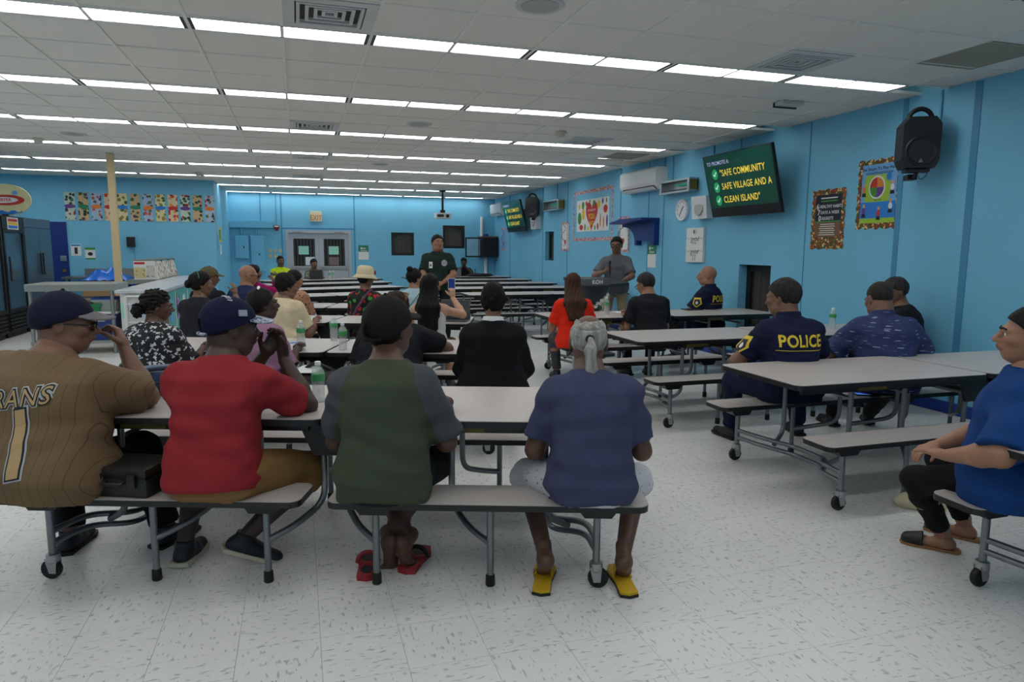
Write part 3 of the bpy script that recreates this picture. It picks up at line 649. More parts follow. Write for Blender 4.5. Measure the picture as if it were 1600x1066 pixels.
t = thing('cable_trunking', 'blue painted cable trunking above the electrical cabinets', 'trunking')
MB().box(-1.79, -.65, YB-.14, YB-.002, 2.07, 2.26).build('trunk', m_wall, t)
for x in (-1.48, -1.1): MB().tube([(x, YB-.05, 1.85), (x, YB-.05, 2.07)], .03, 10).build('conduit', m_wall, t, True)
MB().tube([(-.97, YB-.03, 2.26), (-.97, YB-.03, ZC)], .012, 8).build('conduit', m_wall2, t)
m_sw = M('cream_switch_plate', (190, 178, 140), .5)
for i in range(3):
    for j in range(2):
        if i == 2 and j == 1: continue
        o = MB().box(-.8+.14*i, -.8+.14*i+.09, YB-.012, YB, 1.38-.15*j, 1.48-.15*j, .003).build('light_switch', m_sw); tag(o, 'cream light switch plate on the back wall by the door', 'switch', 'light switch plates')
        MB().box(-.765+.14*i, -.745+.14*i, YB-.022, YB-.012, 1.41-.15*j, 1.45-.15*j).build('toggle', m_cream, o)
# equipment rack in the corner, open glass door
t = thing('equipment_rack', 'black wall equipment rack with its glass door swung open', 'rack')
MB().box(5.32, 5.8, YB-.5, YB, 1.27, 1.86, .005).build('cabinet', m_dark, t)
mb = MB(); yy = YB-.5
for a, b, c, d in ((4.8, 5.3, 1.27, 1.31), (4.8, 5.3, 1.82, 1.86), (4.8, 4.84, 1.31, 1.82), (5.26, 5.3, 1.31, 1.82)): mb.box(a, b, yy, yy+.025, c, d)
dd = mb.build('glass_door', m_dark, t); MB().box(4.84, 5.26, yy+.01, yy+.014, 1.31, 1.82).build('pane', M('clear_glass', (220, 235, 240), .02, alpha=.12), dd)
for k in range(6): MB().box(5.36, 5.76, YB-.506, YB-.5, 1.32+.085*k, 1.37+.085*k).build('module', M('rack_module', (40, 42, 46), .4, metal=.5), t)
MB().box(5.3, 5.82, YB-.5, YB, 1.862, 1.9).build('wood_shelf', m_tan, t)
MB().tube([(5.55, YB-.06, 0), (5.55, YB-.06, 1.27)], .05, 10).tube([(5.42, YB-.06, 1.9), (5.42, YB-.06, 2.5)], .05, 10).build('cable_duct', m_wp, t)
m_bluec = M('royal_blue_cable', (20, 40, 170), .5)
mb = MB()
for k in range(5): mb.tube([(5.5+.07*math.cos(a*.52), YB-.25+.07*math.sin(a*.52), 1.915+.012*k) for a in range(12)], .009, 6, closed=True)
tag(mb.build('cable_coil', m_bluec), 'coil of blue cable on top of the equipment rack', 'cable')
# projector
t = thing('projector', 'white projector hanging from the ceiling on a black pole', 'projector', (3.68, 18.2, 0))
MB().tube([(0, 0, ZC), (0, 0, 2.52)], .03, 10).lathe([(.09, ZC-.03), (.09, ZC), (.02, ZC+.001)]).build('pole', m_dark, t)
MB().box(-.2, .2, -.15, .15, 2.3, 2.45, .03).build('body', m_white, t); MB().box(-.06, .06, -.05, .05, 2.45, 2.53).build('mount', m_dark, t)
MB().lathe([(.045, 0), (.045, .03), (.03, .03)], frame((.1, -.15, 2.37), (1, 0, 0), (0, 0, 1), (0, -1, 0))).build('lens', m_dark, t); MB().box(-.17, .0, -.154, -.15, 2.34, 2.41).build('vent', m_vdark, t)
t = thing('notice_sheet', 'small printed sheets pinned to the alcove wall', 'notice', group='sheets on the alcove wall'); T = frame((XK+.003, 18.3, 1.7), (0, 1, 0), (0, 0, 1), (1, 0, 0))
flat(t, 'sheet', T, rect(-.25, .25, -.05, .3), m_yl); flat(t, 'print', T, rect(-.18, .18, .0, .25), m_grn, .0013)
t = thing('notice_sheet', 'pair of pale sheets low on the alcove wall', 'notice'); flat(t, 'sheet', T, rect(-.7, -.4, -.2, .1), m_sky); flat(t, 'sheet', T, rect(-.1, .2, -.35, -.12), m_wp)
# ------------------------------------------------------------------ kitchen side
m_ss = M('stainless_steel', (158, 158, 152), .38, metal=.85, var=.05, vscale=3)
m_fr_glass = M('fridge_glass', (66, 92, 112), .08, spec=.7)
m_fr_steel = M('dull_steel_door', (96, 118, 134), .3, metal=.6)
m_cnt = M('white_counter', (216, 216, 212), .4); m_cnt2 = M('counter_marble', (200, 204, 210), .25, var=.08, vscale=6); m_teal = M('teal_panel', (84, 176, 176), .6); m_blue = M('blue_kick', (24, 66, 160), .5)
FXR = -4.6
def fridge(y0, y1, lb, kind):
    t = thing('upright_fridge', lb, 'fridge', (FXR, (y0+y1)/2, 0)); wd = (y1-y0)/2
    MB().box(-.8, -.03, -wd, wd, .08, 2.02).build('body', m_dark if kind else m_fr_steel, t)
    MB().box(-.7, -.05, -wd+.03, wd-.03, 0, .08).build('base', m_black, t)
    if kind:
        mb = MB()
        for a, b, c, d in ((-wd, wd, .42, .48), (-wd, wd, 1.74, 1.8), (-wd, -wd+.06, .48, 1.74), (wd-.06, wd, .48, 1.74)): mb.box(-.03, .02, a, b, c, d)
        d_ = mb.build('door', m_dark, t); MB().box(-.02, -.01, -wd+.06, wd-.06, .48, 1.74).build('pane', m_fr_glass, d_)
        MB().tube([(.05, -wd+.1, .95), (.05, -wd+.1, 1.35)], .015, 8).build('handle', m_dark, d_)
        MB().box(-.03, .015, -wd, wd, 1.81, 2.02).build('header', m_dark, t)
        for k in range(5): MB().box(-.03, .01, -wd+.04, wd-.04, .1+.06*k, .14+.06*k).build('vent_slat', m_black, t)
        T = frame((.017, 0, 1.9), (0, 1, 0), (0, 0, 1), (1, 0, 0))
        for k, c in enumerate((m_red, m_yl, m_deep)): flat(t, 'stripe', T, rect(-.2, .2, .03-.055*k, .075-.055*k), c, .002)
        flat(t, 'brand_card', T, rect(-.24, .24, -.1, .1), m_wp, 0)
    else:
        for s in (-1, 1):
            d_ = MB().box(-.03, .02, s*.006, s*wd, .1, 1.85, .006).build('door', m_fr_steel, t); MB().tube([(.05, s*.06, 1.0), (.05, s*.06, 1.4)], .014, 8).build('handle', m_dark, d_)
        MB().box(-.03, .015, -wd, wd, 1.86, 2.02).build('header', m_fr_steel, t)
fridge(12.3, 13.25, 'dark glass door fridge nearest the steel table', 1); fridge(13.3, 14.2, 'black glass door fridge below the oval surfboard sign', 1); fridge(14.25, 15.6, 'two door steel fridge next to the navy door', 0)
t = thing('oval_sign', 'oval cream sign with a red surfboard on top of the fridges', 'sign'); T = frame((-4.75, 14.0, 2.3), (.945, -.326, 0), (0, 0, 1), (-.326, -.945, 0))
m_sand = M('sign_sand', (222, 214, 160), .6, var=.12, vscale=5)
flat(t, 'panel', T, ellipse(0, 0, .47, .27), m_sand, 0, .02); flat(t, 'surfboard', T, ellipse(.02, .0, .34, .09), m_red, .021); flat(t, 'surfboard_stripe', T, ellipse(-.01, .0, .26, .05), m_wp, .0225)
lettering('SURFER', .08, T @ Matrix.Translation((-.01, 0, .0242)), m_red, t, bold=.002)
for x, y, c in ((-.2, -.06, m_yl), (-.14, -.13, m_sky), (.2, .12, m_sky)): flat(t, 'accent', T, ellipse(x, y, .05, .04, 12), c, .0225)
flat(t, 'wave', T, [(-.3, -.2)]+[(-.3+.06*i, -.185+.02*math.sin(i*1.9)) for i in range(11)]+[(.3, -.21), (0, -.262)], m_deep, .0225); MB().box(-4.8, -4.7, 13.95, 14.05, 2.02, 2.06).build('foot', m_dark, t)
# navy kitchen door with notes
d2 = bpy.data.objects.new('door_2', None); link(d2); struct(d2)
MB().box(-5.72, -4.8, YK-.04, YK, 0.005, 2.05).build('door_leaf', m_navyp, d2); MB().lathe([(.03, 0), (.03, .03), (.015, .035), (.03, .06), (.0, .065)], frame((-4.88, YK-.04, 1.0), (1, 0, 0), (0, 0, 1), (0, -1, 0))).build('knob', M('brass', (170, 130, 60), .3, metal=.9), d2, True); MB().box(-4.95, -4.83, YK-.07, YK-.04, 1.2, 1.32, .01).build('lock', m_chrome, d2)
for k in range(3): MB().box(-5.42, -5.12, YK-.044, YK-.04, 1.5-.225*k, 1.71-.225*k).build('notice', m_paper_g, d2)
t = thing('door_notice', 'white notice with blue header beside the navy door', 'notice'); T = on_back(-4.65, 1.45, .002, YK); flat(t, 'sheet', T, rect(-.1, .1, -.13, .13), m_wp); flat(t, 'header', T, rect(-.09, .09, .08, .115), m_deep, .0013); flat(t, 'figure', T, rect(-.03, .03, -.09, .05), m_navy, .0013)
t = thing('door_notice', 'white notice with green header under the food pictures', 'notice'); T = on_back(-4.38, 1.37, .002, YK); flat(t, 'sheet', T, rect(-.1, .1, -.13, .13), m_wp); flat(t, 'header', T, rect(-.1, .1, .08, .13), m_grn, .0013); flat(t, 'footer', T, rect(-.1, .1, -.13, -.1), m_grn, .0013); flat(t, 'figure', T, ellipse(0, -.01, .05, .04, 12), m_navy, .0013)
# food pictures
kinds = [((190, 208, 190), [(60, 110, 70), (150, 60, 50), (60, 60, 60)], m_pur, 'green vegetable picture with a purple middle label'), ((200, 172, 130), [(60, 100, 60), (80, 70, 90), (40, 60, 50)], m_ngr, 'tan vegetable picture with a green middle label'),
         ((170, 190, 214), [(190, 90, 80), (80, 110, 80), (60, 60, 80)], m_org, 'pale blue food picture with an orange middle label'), ((222, 200, 170), [(200, 70, 50), (220, 150, 60), (110, 40, 50)], m_red, 'red fruit picture with a red middle label'),
         ((222, 212, 160), [(120, 130, 70), (160, 130, 70), (70, 100, 70)], m_deep, 'cream food picture with a blue middle label')]
for k, kd in enumerate((0, 1, 2, 3, 4, 1, 2, 4, 3, 0, 1, 2)):
    base, sp, lab, lb = kinds[kd]; mm = MATS.get('food_print_%d' % kd) or mat_spots('food_print_%d' % kd, base, sp, 12, .44)
    nb = {0: 'first beside the navy door', 1: 'second from the navy door', 2: 'third from the navy door', 3: 'behind the cream post', 4: 'right beside the cream post', 5: 'second past the cream post', 6: 'third past the post', 7: 'fourth past the post', 8: 'fifth past the post', 9: 'third from the wall corner', 10: 'second from the wall corner', 11: 'next to the wall corner'}[k]
    t = thing('food_picture', lb+', '+nb, 'picture', group='food pictures on the kitchen wall'); T = on_back(-4.70+.2545*k, 2.39, .002, YK)
    flat(t, 'upper_panel', T, rect(-.1, .1, .035, .3), mm, 0, .01); flat(t, 'lower_panel', T, rect(-.1, .1, -.3, -.035), mm, 0, .01); flat(t, 'middle_label', T, ellipse(0, 0, .105, .045, 16), lab, .002, .01)
t = thing('wall_speaker', 'small black speaker on the kitchen wall below the food pictures', 'speaker'); MB().box(-3.63, -3.47, YK-.12, YK, 1.52, 1.74, .015).build('cabinet', m_dark, t); MB().tube([(-3.5, YK-.01, 1.52), (-3.49, YK-.01, .95)], .008, 6).build('cable', m_cond, t)
# cream post
tag(MB().box(-2.93, -2.83, 12.93, 13.03, .0, ZC).build('support_post', M('cream_post', (206, 184, 142), .6)), 'tall cream square post rising to the ceiling', 'post')
# steel work table with lower shelf
t = thing('steel_table', 'stainless steel work table with a loaded lower shelf', 'work table')
MB().box(-3.62, -2.5, 11.05, 11.85, .9, 1.0, .008).build('top', m_ss, t); MB().box(-3.6, -2.52, 11.07, 11.83, .15, .19).build('shelf', m_ss, t)
for x in (-3.57, -2.56):
    for y in (11.1, 11.8): MB().tube([(x, y, 0), (x, y, .9)], .025, 10).build('leg', m_ss, t, True)
m_cool = M('cooler_navy', (34, 58, 128), .5); m_tub = M('green_plastic', (20, 130, 80), .35); m_clear = M('frosted_plastic', (186, 194, 192), .35, alpha=.75); m_olive = M('olive_plastic', (80, 80, 62), .5)
def tub(x, y, z, wx, wy, h, mat, lb, nm='storage_tub', lid=None):
    t = thing(nm, lb, 'tub', (x, y, z)); a = .86
    mb = MB(); mb.add([(-wx*a, -wy*a, 0), (wx*a, -wy*a, 0), (wx*a, wy*a, 0), (-wx*a, wy*a, 0), (-wx, -wy, h), (wx, -wy, h), (wx, wy, h), (-wx, wy, h)], [(3, 2, 1, 0), (0, 1, 5, 4), (1, 2, 6, 5), (2, 3, 7, 6), (3, 0, 4, 7)])
    if not lid: mb.add([(-wx*.95, -wy*.95, h), (wx*.95, -wy*.95, h), (wx*.95, wy*.95, h), (-wx*.95, wy*.95, h), (-wx*.84, -wy*.84, .02), (wx*.84, -wy*.84, .02), (wx*.84, wy*.84, .02), (-wx*.84, wy*.84, .02)], [(4, 5, 6, 7), (0, 4, 5, 1), (1, 5, 6, 2), (2, 6, 7, 3), (3, 7, 4, 0)])
    mb.build('body', mat, t); mb = MB()
    for q in (-1, 1): mb.box(-wx-.015, wx+.015, q*wy, q*(wy+.015), h-.025, h+.004); mb.box(q*wx, q*(wx+.015), -wy, wy, h-.025, h+.004)
    mb.build('rim', mat, t)
    if lid: MB().box(-wx-.018, wx+.018, -wy-.018, wy+.018, h+.004, h+.035, .012).build('lid', lid, t)
    return t
t = tub(-2.7, 11.35, .19, .17, .2, .37, m_cool, 'navy cooler box with a white lid on the lower shelf', 'cooler', m_wp)
MB().tube(smooth_path([(-.1, -.22, .34), (-.1, -.23, .28), (.02, -.23, .28), (.02, -.22, .34)], .02), .01, 8).build('handle', m_wp, t)
tub(-2.98, 11.4, .51, .24, .2, .19, m_tub, 'green plastic tub of clear bags on the lower shelf'); tub(-3.08, 11.4, .19, .19, .22, .28, m_olive, 'olive storage tub under the green tub', lid=m_ss); tub(-2.69, 11.4, .6, .15, .18, .16, m_clear, 'frosted clear tub stacked on the navy cooler', lid=m_blue)
tub(-3.4, 11.45, .19, .12, .22, .4, m_wp, 'white lidded bin beside the table leg', 'lidded_bin', m_wp)
tub(-2.98, 11.4, .7, .2, .16, .06, M('crumpled_clear_bag', (140, 130, 110), .3), 'crumpled brownish bags heaped in the green tub', 'plastic_bag', M('crumpled_bag_top', (150, 142, 124), .35, bump=1, bscale=14))
# serving counter
t = thing('serving_counter', 'long white serving counter with teal side panels', 'counter')
MB().box(-2.46, -1.96, 11.1, 16.5, .1, .86).build('body', m_cnt, t); MB().box(-2.52, -1.88, 11.05, 16.55, .86, .91, .012).build('countertop', m_cnt2, t); MB().box(-2.45, -1.97, 11.12, 16.48, 0, .1).build('kick_board', m_blue, t)
for k in range(4): MB().box(-1.96, -1.952, 11.3+1.3*k, 12.45+1.3*k, .16, .82).build('side_panel', m_teal, t)
m_curl = mat_spots('purple_swirl_print', (150, 90, 170), [(220, 200, 230), (90, 40, 120)], 14, .5)
for k, (y, c) in enumerate(((11.6, m_tan), (12.0, m_sky), (12.7, m_curl), (13.3, m_wp), (14.3, m_tan))):
    o = MB().box(-1.951, -1.945, y-.12, y+.12, .35, .7).build('counter_picture', c, t)
T = frame((-2.2, 11.1, .62), (1, 0, 0), (0, 0, 1), (0, -1, 0))
t = thing('station_sign', 'blue sign on a white basket at the counter end', 'sign', group=None)
mb = MB()
for q in (0, 1):
    mb.tube(smooth_path([T @ Vector(p) for p in ((-.18, -.35+.0, .02+.1*q), (-.18, .2, .02+.1*q), (.26, .2, .02+.1*q), (.26, -.35, .02+.1*q))], .04), .012, 8)
for k in range(4): mb.tube([T @ Vector((-.18, -.3+.13*k, .12)), T @ Vector((.26, -.3+.13*k, .12))], .006, 6)
mb.build('basket', m_wp, t); flat(t, 'card', T, rect(-.1, .26, -.06, .08), m_sky, .13); lettering('FLAVOR', .06, T @ Matrix.Translation((.08, .045, .1325)), m_navy, t, bold=.002); lettering('STATION', .06, T @ Matrix.Translation((.08, -.025, .1325)), m_navy, t, bold=.002)
t = thing('paper_note', 'small mint note taped to the counter end', 'notice'); flat(t, 'sheet', T, rect(-.36+.11, -.2+.02, -.12, .1), m_paper_g, .002)
# sink table with blue plastic sheet, steam table with sneeze guards
t = thing('sink_table', 'steel sink table against the kitchen wall', 'work table')
MB().box(-4.78, -2.7, 16.7, YK-.02, .84, .88).box(-4.5, -2.7, YK-.06, YK-.02, .88, 1.04).build('top', m_ss, t)
for x in (-4.7, -3.7, -2.75): MB().tube([(x, 16.78, 0), (x, 16.78, .84)], .025, 8).build('leg', m_ss, t)
mb = MB(); n = 16
vs = [(-3.8+.8*i/n, 14.3+.6*j/6, .9+.26*math.sin(math.pi*i/n)**.8*(.8+.2*math.sin(i*.9+j*1.7))*math.sin(math.pi*j/6)+.01*((i*7+j*5) % 3)) for i in range(n+1) for j in range(7)]
mb.add(vs, [(i*7+j, (i+1)*7+j, (i+1)*7+j+1, i*7+j+1) for i in range(n) for j in range(6)])
tag(mb.build('plastic_sheet', M('blue_plastic_sheet', (18, 108, 214), .25), None, True), 'crumpled bright blue plastic sheet behind the cream post', 'plastic sheet')
tag(MB().box(-3.78, -3.04, 14.3, 14.88, .0, .895, .01).build('cardboard_box', M('cardboard', (160, 130, 96), .8)), 'tall brown box under the blue plastic sheet', 'box')
t = thing('steam_table', 'steel steam table with angled food guards beside the counter', 'steam table')
MB().box(-3.02, -2.5, 14.25, 16.6, .84, .92).build('top', m_ss, t); MB().box(-2.98, -2.54, 14.3, 16.55, .35, .84).build('body', m_blue, t)
for x in (-2.96, -2.56):
    for y in (14.35, 16.5): MB().tube([(x, y, 0), (x, y, .35)], .025, 8).build('leg', m_ss, t)
m_fd = mat_spots('tray_photos', (206, 204, 196), [(170, 130, 90), (120, 90, 70), (200, 180, 150), (90, 120, 150)], 13, .42)
m_fd2 = mat_spots('menu_grid', (214, 206, 150), [(190, 170, 80), (150, 170, 90), (214, 206, 150)], 18, .4)
gd = MB().prism([(-2.93, .92), (-2.5, .92), (-2.58, 1.26), (-2.93, 1.26)], 0, .01, frame((0, 14.4, 0), (1, 0, 0), (0, 0, 1), (0, -1, 0))).build('end_guard', m_wp, t)
T = frame((0, 14.388, 0), (1, 0, 0), (0, 0, 1), (0, -1, 0))
flat(gd, 'menu_card', T, rect(-2.92, -2.74, .95, 1.14), m_fd2, 0); flat(gd, 'menu_header', T, rect(-2.92, -2.74, 1.2, 1.24), m_red, 0); flat(gd, 'photo_card', T, rect(-2.72, -2.58, .96, 1.18), m_fd, 0)
for k in range(3):
    y0 = 14.42+.72*k; gl = MB().add([(-2.5, y0, .93), (-2.5, y0+.68, .93), (-2.58, y0+.68, 1.25), (-2.58, y0, 1.25), (-2.51, y0, .93), (-2.51, y0+.68, .93), (-2.59, y0+.68, 1.25), (-2.59, y0, 1.25)], [(0, 1, 2, 3), (7, 6, 5, 4), (0, 3, 7, 4), (1, 5, 6, 2), (3, 2, 6, 7), (0, 4, 5, 1)]).build('front_guard', m_fd, t)
    MB().box(-2.6, -2.57, y0+.68, y0+.71, .92, 1.27).build('guard_post', m_dark, t)
MB().box(-2.93, -2.58, 14.39, 16.56, 1.26, 1.29).build('heat_hood', m_ss, t)
for y in (14.42, 16.52): MB().box(-2.93, -2.9, y-.02, y+.02, .92, 1.26).build('hood_post', m_ss, t)

# ------------------------------------------------------------------ lectern and small things
m_char = M('charcoal_plastic', (52, 60, 66), .4); m_char2 = M('charcoal_light', (88, 94, 98), .45)
LECT = (4.02, 9.15)
t = thing('lectern', 'charcoal lectern with a slanted desk and curved stem', 'lectern', (LECT[0], LECT[1], 0), R(6))
MB().prism(rrect(-.3, .3, -.25, .25, .08), 0, .04).build('base', m_char, t)
rings = [(.16, .12, .04), (.13, .1, .3), (.12, .1, .6), (.17, .13, .8), (.27, .2, .95), (.3, .22, 1.03)]
mb = MB(); n = 24
mb.add([(a*math.cos(2*math.pi*i/n), b*math.sin(2*math.pi*i/n), z) for a, b, z in rings for i in range(n)], [(k*n+i, k*n+(i+1) % n, (k+1)*n+(i+1) % n, (k+1)*n+i) for k in range(len(rings)-1) for i in range(n)])
mb.build('stem', m_char, t, True)
MB().box(-.32, .16, -.26, -.2, 1.02, 1.12, .012).build('front_plate', m_char2, t)
lettering('KOH', .075, frame((-.06, -.262, 1.07), (1, 0, 0), (0, 0, 1), (0, -1, 0)), m_wp, t, 'emblem', bold=.003)
T = frame((.0, .0, 1.06), (1, 0, 0), (0, .985, .17), (0, -.17, .985))
MB().prism([(-.33, -.24), (.14, -.26), (.5, -.2), (.5, .2), (-.33, .26)], -.02, .025, T).build('desk', m_char, t)
t = thing('flower_cluster', 'cluster of small white flowers in front of the lectern stem', 'flowers', (LECT[0]-.02, LECT[1]-.34, 0))
MB().tube([(0, .05, 0), (0, .02, .5), (.0, 0, .74)], .006, 6).build('stem', m_grn, t); MB().lathe([(.08, 0), (.09, .02), (.02, .03)]).build('foot', m_dark, t)
for k in range(9):
    c = Vector((-.09+.025*k, -.02+.015*(k % 3), .74+.02*k-.02*(k % 2)))
    mb = MB()
    for p in range(5):
        a = p*1.2566; mb.add([c+Vector(v) for v in ((0, -.004, 0), (.022*math.cos(a-.45), -.016, .022*math.sin(a-.45)), (.03*math.cos(a), -.012, .03*math.sin(a)), (.022*math.cos(a+.45), -.016, .022*math.sin(a+.45)))], [(0, 1, 2, 3)])
    mb.build('flower', m_wp, t)
m_pet = M('clear_bottle', (214, 222, 224), .08, alpha=.38, spec=.7); m_lab = M('green_bottle_label', (70, 156, 92), .5); m_cap = M('white_cap', (232, 234, 234), .4)
def bottle(x, y, z, lb, group=None):
    t = thing('water_bottle', lb, 'bottle', (x, y, z), 0, group)
    pr_ = [(.028, 0), (.032, .006)]
    for k in range(7): pr_ += [(.031, .012+.013*k), (.0325, .018+.013*k)]
    pr_ += [(.033, .15), (.03, .165), (.014, .185), (.0125, .19), (.0125, .197)]
    MB().lathe(pr_, None, 20).build('bottle_body', m_pet, t, True); MB().lathe([(.0335, .112), (.034, .114), (.034, .147), (.0335, .149)], None, 20).build('label', m_lab, t, True)
    MB().lathe([(.0145, .19), (.015, .192), (.015, .208), (.013, .211)], None, 16).build('cap', m_cap, t, True)
bottle(.077, 3.61, TZ, 'water bottle with green label between the eyeglasses and green shirted man')
bottle(.0, 5.72, TZ, 'water bottle beside the woman in mauve'); bottle(.27, 6.04, TZ, 'water bottle at the back edge of the second angled table'); bottle(.31, 5.46, TZ, 'water bottle next to the person in the black tee')
bottle(3.576, 7.68, TZ, 'water bottle near the woman in the red shirt'); bottle(5.17, 5.71, TZ, 'water bottle beside the blue patterned shirt by the wall')
x_, y_ = at_table('U8', .25, .1); bottle(x_, y_, TZ, 'small water bottle beside the distant man before the door', 'bottles before the door'); bottle(x_+.09, y_+.05, TZ, 'small water bottle beside the distant man before the door', 'bottles before the door')
# eyeglasses and phone on the front table
t = thing('eyeglasses', 'black eyeglasses lying open on the front table', 'eyeglasses', (-.01, 3.68, TZ), R(-15))
mb = MB()
for s in (-1, 1): mb.tube([(s*.034+.027*math.cos(a*.3927), .0, .024+.021*math.sin(a*.3927)) for a in range(16)], .0022, 6, closed=True)
mb.tube([(-.008, 0, .03), (0, 0, .034), (.008, 0, .03)], .002, 6).build('rim', m_dark, t, True)
for s in (-1, 1): MB().tube([(s*.062, 0, .03), (s*.066, .1, .03), (s*.066, .135, .012)], .0022, 6).build('temple', m_dark, t)
for s in (-1, 1): MB().prism([(s*.034+.026*math.cos(a*.3927), .024+.02*math.sin(a*.3927)) for a in range(16)], -.0005, .0005, frame((0, 0, 0), (1, 0, 0), (0, 0, 1), (0, -1, 0))).build('glass', M('clear_lens', (235, 240, 240), .03, alpha=.12), t)
t = thing('mobile_phone', 'dark phone lying beside the eyeglasses on the front table', 'phone', (-.06, 3.56, TZ), R(-30)); MB().prism(rrect(-.04, .04, -.08, .08, .01), 0, .012).build('case', m_dark, t); MB().prism(rrect(-.036, .036, -.076, .076, .008), .012, .013).build('screen', M('phone_glass', (38, 42, 46), .1), t)
# hard case on the bench, bag on table, backpack
cx_, cy_ = at_table('U1', -.86, -.49)
t = thing('hard_case', 'scuffed black latched hard case on the front bench', 'case', (cx_, cy_, BZ), R(-24)); m_case = M('scuffed_black', (26, 25, 24), .5, var=.5, vscale=40)
MB().box(-.145, .145, -.12, .12, 0, .085, .015).build('lower_shell', m_case, t); MB().box(-.145, .145, -.12, .12, .09, .13, .015).build('lid', m_case, t); MB().box(-.138, .138, -.114, .114, .083, .092).build('gasket', m_black, t)
for x in (-.08, .08): MB().box(x-.02, x+.02, -.135, -.12, .05, .11, .004).build('latch', m_dark, t)
MB().tube(smooth_path([(-.045, -.12, .075), (-.045, -.15, .07), (.045, -.15, .07), (.045, -.12, .075)], .015), .008, 8).build('handle', m_dark, t)
m_bagb = M('dark_blue_nylon', (40, 56, 84), .6, var=.3, vscale=10)
t = thing('shoulder_bag', 'slumped dark blue nylon bag on the front table', 'bag', (-.74, 4.1, TZ), R(-14))
def lump(name, mat, parent, lo, hi, seed, n=14):
    """soft slumped shape: superellipsoid with a wobbly surface"""
    r2 = random.Random(seed); ph = [r2.uniform(0, 6) for _ in range(4)]; c = [(a+b)/2 for a, b in zip(lo, hi)]; h = [(b-a)/2 for a, b in zip(lo, hi)]; vs = []; m = 2*n
    sg = lambda v, e: math.copysign(abs(v)**e, v)
    for i in range(n+1):
        u = -math.pi/2+math.pi*i/n
        for j in range(m):
            v = 2*math.pi*j/m; k = 1+.05*math.sin(3*v+ph[0])+.04*math.sin(5*u+4*v+ph[1])
            vs.append((c[0]+h[0]*sg(math.cos(u), .6)*sg(math.cos(v), .6)*k, c[1]+h[1]*sg(math.cos(u), .6)*sg(math.sin(v), .6)*k, max(lo[2], c[2]+h[2]*sg(math.sin(u), .7)*(1+.08*math.sin(2*v+ph[2])))))
    return MB().add(vs, [(i*m+j, i*m+(j+1) % m, (i+1)*m+(j+1) % m, (i+1)*m+j) for i in range(n) for j in range(m)]).build(name, mat, parent, True, 80)
lump('lower_pocket', m_bagb, t, (-.2, -.14, 0), (.2, .14, .09), 3); lump('flap', M('blue_nylon', (58, 80, 116), .5, var=.3, vscale=9), t, (-.19, -.12, .065), (.21, .16, .135), 5)
MB().tube([(-.19, -.13, .05), (-.05, -.15, .07), (.1, -.14, .075), (.2, -.12, .08)], .006, 6).build('zip', m_black, t); MB().tube(smooth_path([(-.15, -.1, .11), (0, -.12, .145), (.18, -.06, .15)], .06), .012, 8).build('strap', m_bagb, t)
bx_, by_ = at_table('U2', -.02, -.53)
t = thing('backpack', 'black backpack with white papers on the second bench', 'backpack', (bx_, by_, BZ), R(-19)); m_bp = M('black_nylon', (18, 18, 20), .55, var=.3, vscale=12)
lump('body', m_bp, t, (-.2, -.12, 0), (.2, .12, .2), 8); lump('pocket', m_bp, t, (-.16, -.16, .02), (.16, -.05, .14), 9)
MB().tube(smooth_path([(-.1, 0, .19), (0, -.02, .26), (.12, 0, .2)], .05), .014, 8).build('strap', m_bp, t); MB().add([(-.16, -.1, .19), (.02, -.13, .2), (.06, .0, .22), (-.1, .02, .23)], [(0, 1, 2, 3)]).build('papers', m_wp, t)
def laptop(x, y, z, rz, lb, op=100, col=None):
    t = thing('laptop', lb, 'laptop', (x, y, z), R(rz)); c = col or m_dark
    MB().box(-.16, .16, -.11, .11, 0, .014, .004).build('base', c, t); MB().box(-.14, .14, -.02, .09, .014, .016).build('keyboard', m_black, t)
    T = Matrix.Translation((0, .11, .014)) @ Matrix.Rotation(R(op), 4, 'X')
    l_ = MB().prism(rrect(-.16, .16, -.22, 0, .008), -.004, .004, Matrix.Translation((0, .11, .014)) @ Matrix.Rotation(R(op-180), 4, 'X')).build('lid', c, t)
    return t
lx, ly = at_table('U2', 1.33, -.2); laptop(lx, ly, TZ, -30, 'open laptop at the table end beside the black sweater', 110, m_char2)
lx, ly = at_table('U3', 1.32, -.1); laptop(lx, ly, TZ, -25, 'open laptop in front of the woman holding a phone', 105, m_char2)
lx, ly = at_table('U8', -.12, .12); laptop(lx, ly, TZ, 190, 'black laptop before the distant capped man', 100)
lx, ly = at_table('R9', -.02, .1); laptop(lx, ly, TZ, 180, 'grey open laptop on the farthest table by the corner', 110, m_char2)
tag(MB().prism(rrect(-.12, .12, -.09, .09, .01), 0, .012, Matrix.Translation((4.96, 8.0, TZ))).build('tablet', m_dark), 'dark tablet on the table before the bald officer', 'tablet')
def sheet(x, y, z, rz, lb, w=.1, h=.14, c=None, g=None):
    o = MB().box(-w, w, -h, h, 0, .002).build('paper_sheet', c or m_wp); o.location = (x, y, z); o.rotation_euler = (0, 0, R(rz)); tag(o, lb, 'paper', g); return o
sheet(3.9, 7.84, TZ, 12, 'white paper beside the man in the black shirt'); o = MB().tube([(-.07, 0, .005), (.07, 0, .005)], .004, 6).build('pen', M('blue_pen', (50, 60, 150), .4)); o.location = (3.93, 7.82, TZ+.003); o.rotation_euler = (0, 0, R(30)); tag(o, 'blue pen on the white paper', 'pen')
sx_, sy_ = at_table('U2', .72, -.05); sheet(sx_, sy_, TZ, -10, 'white paper under the arm of the person in black tee')
sx_, sy_ = at_table('U2', -.38, .12); sheet(sx_, sy_, TZ, 20, 'small blue card on the table beside the woman in mauve', .06, .03, m_deep)
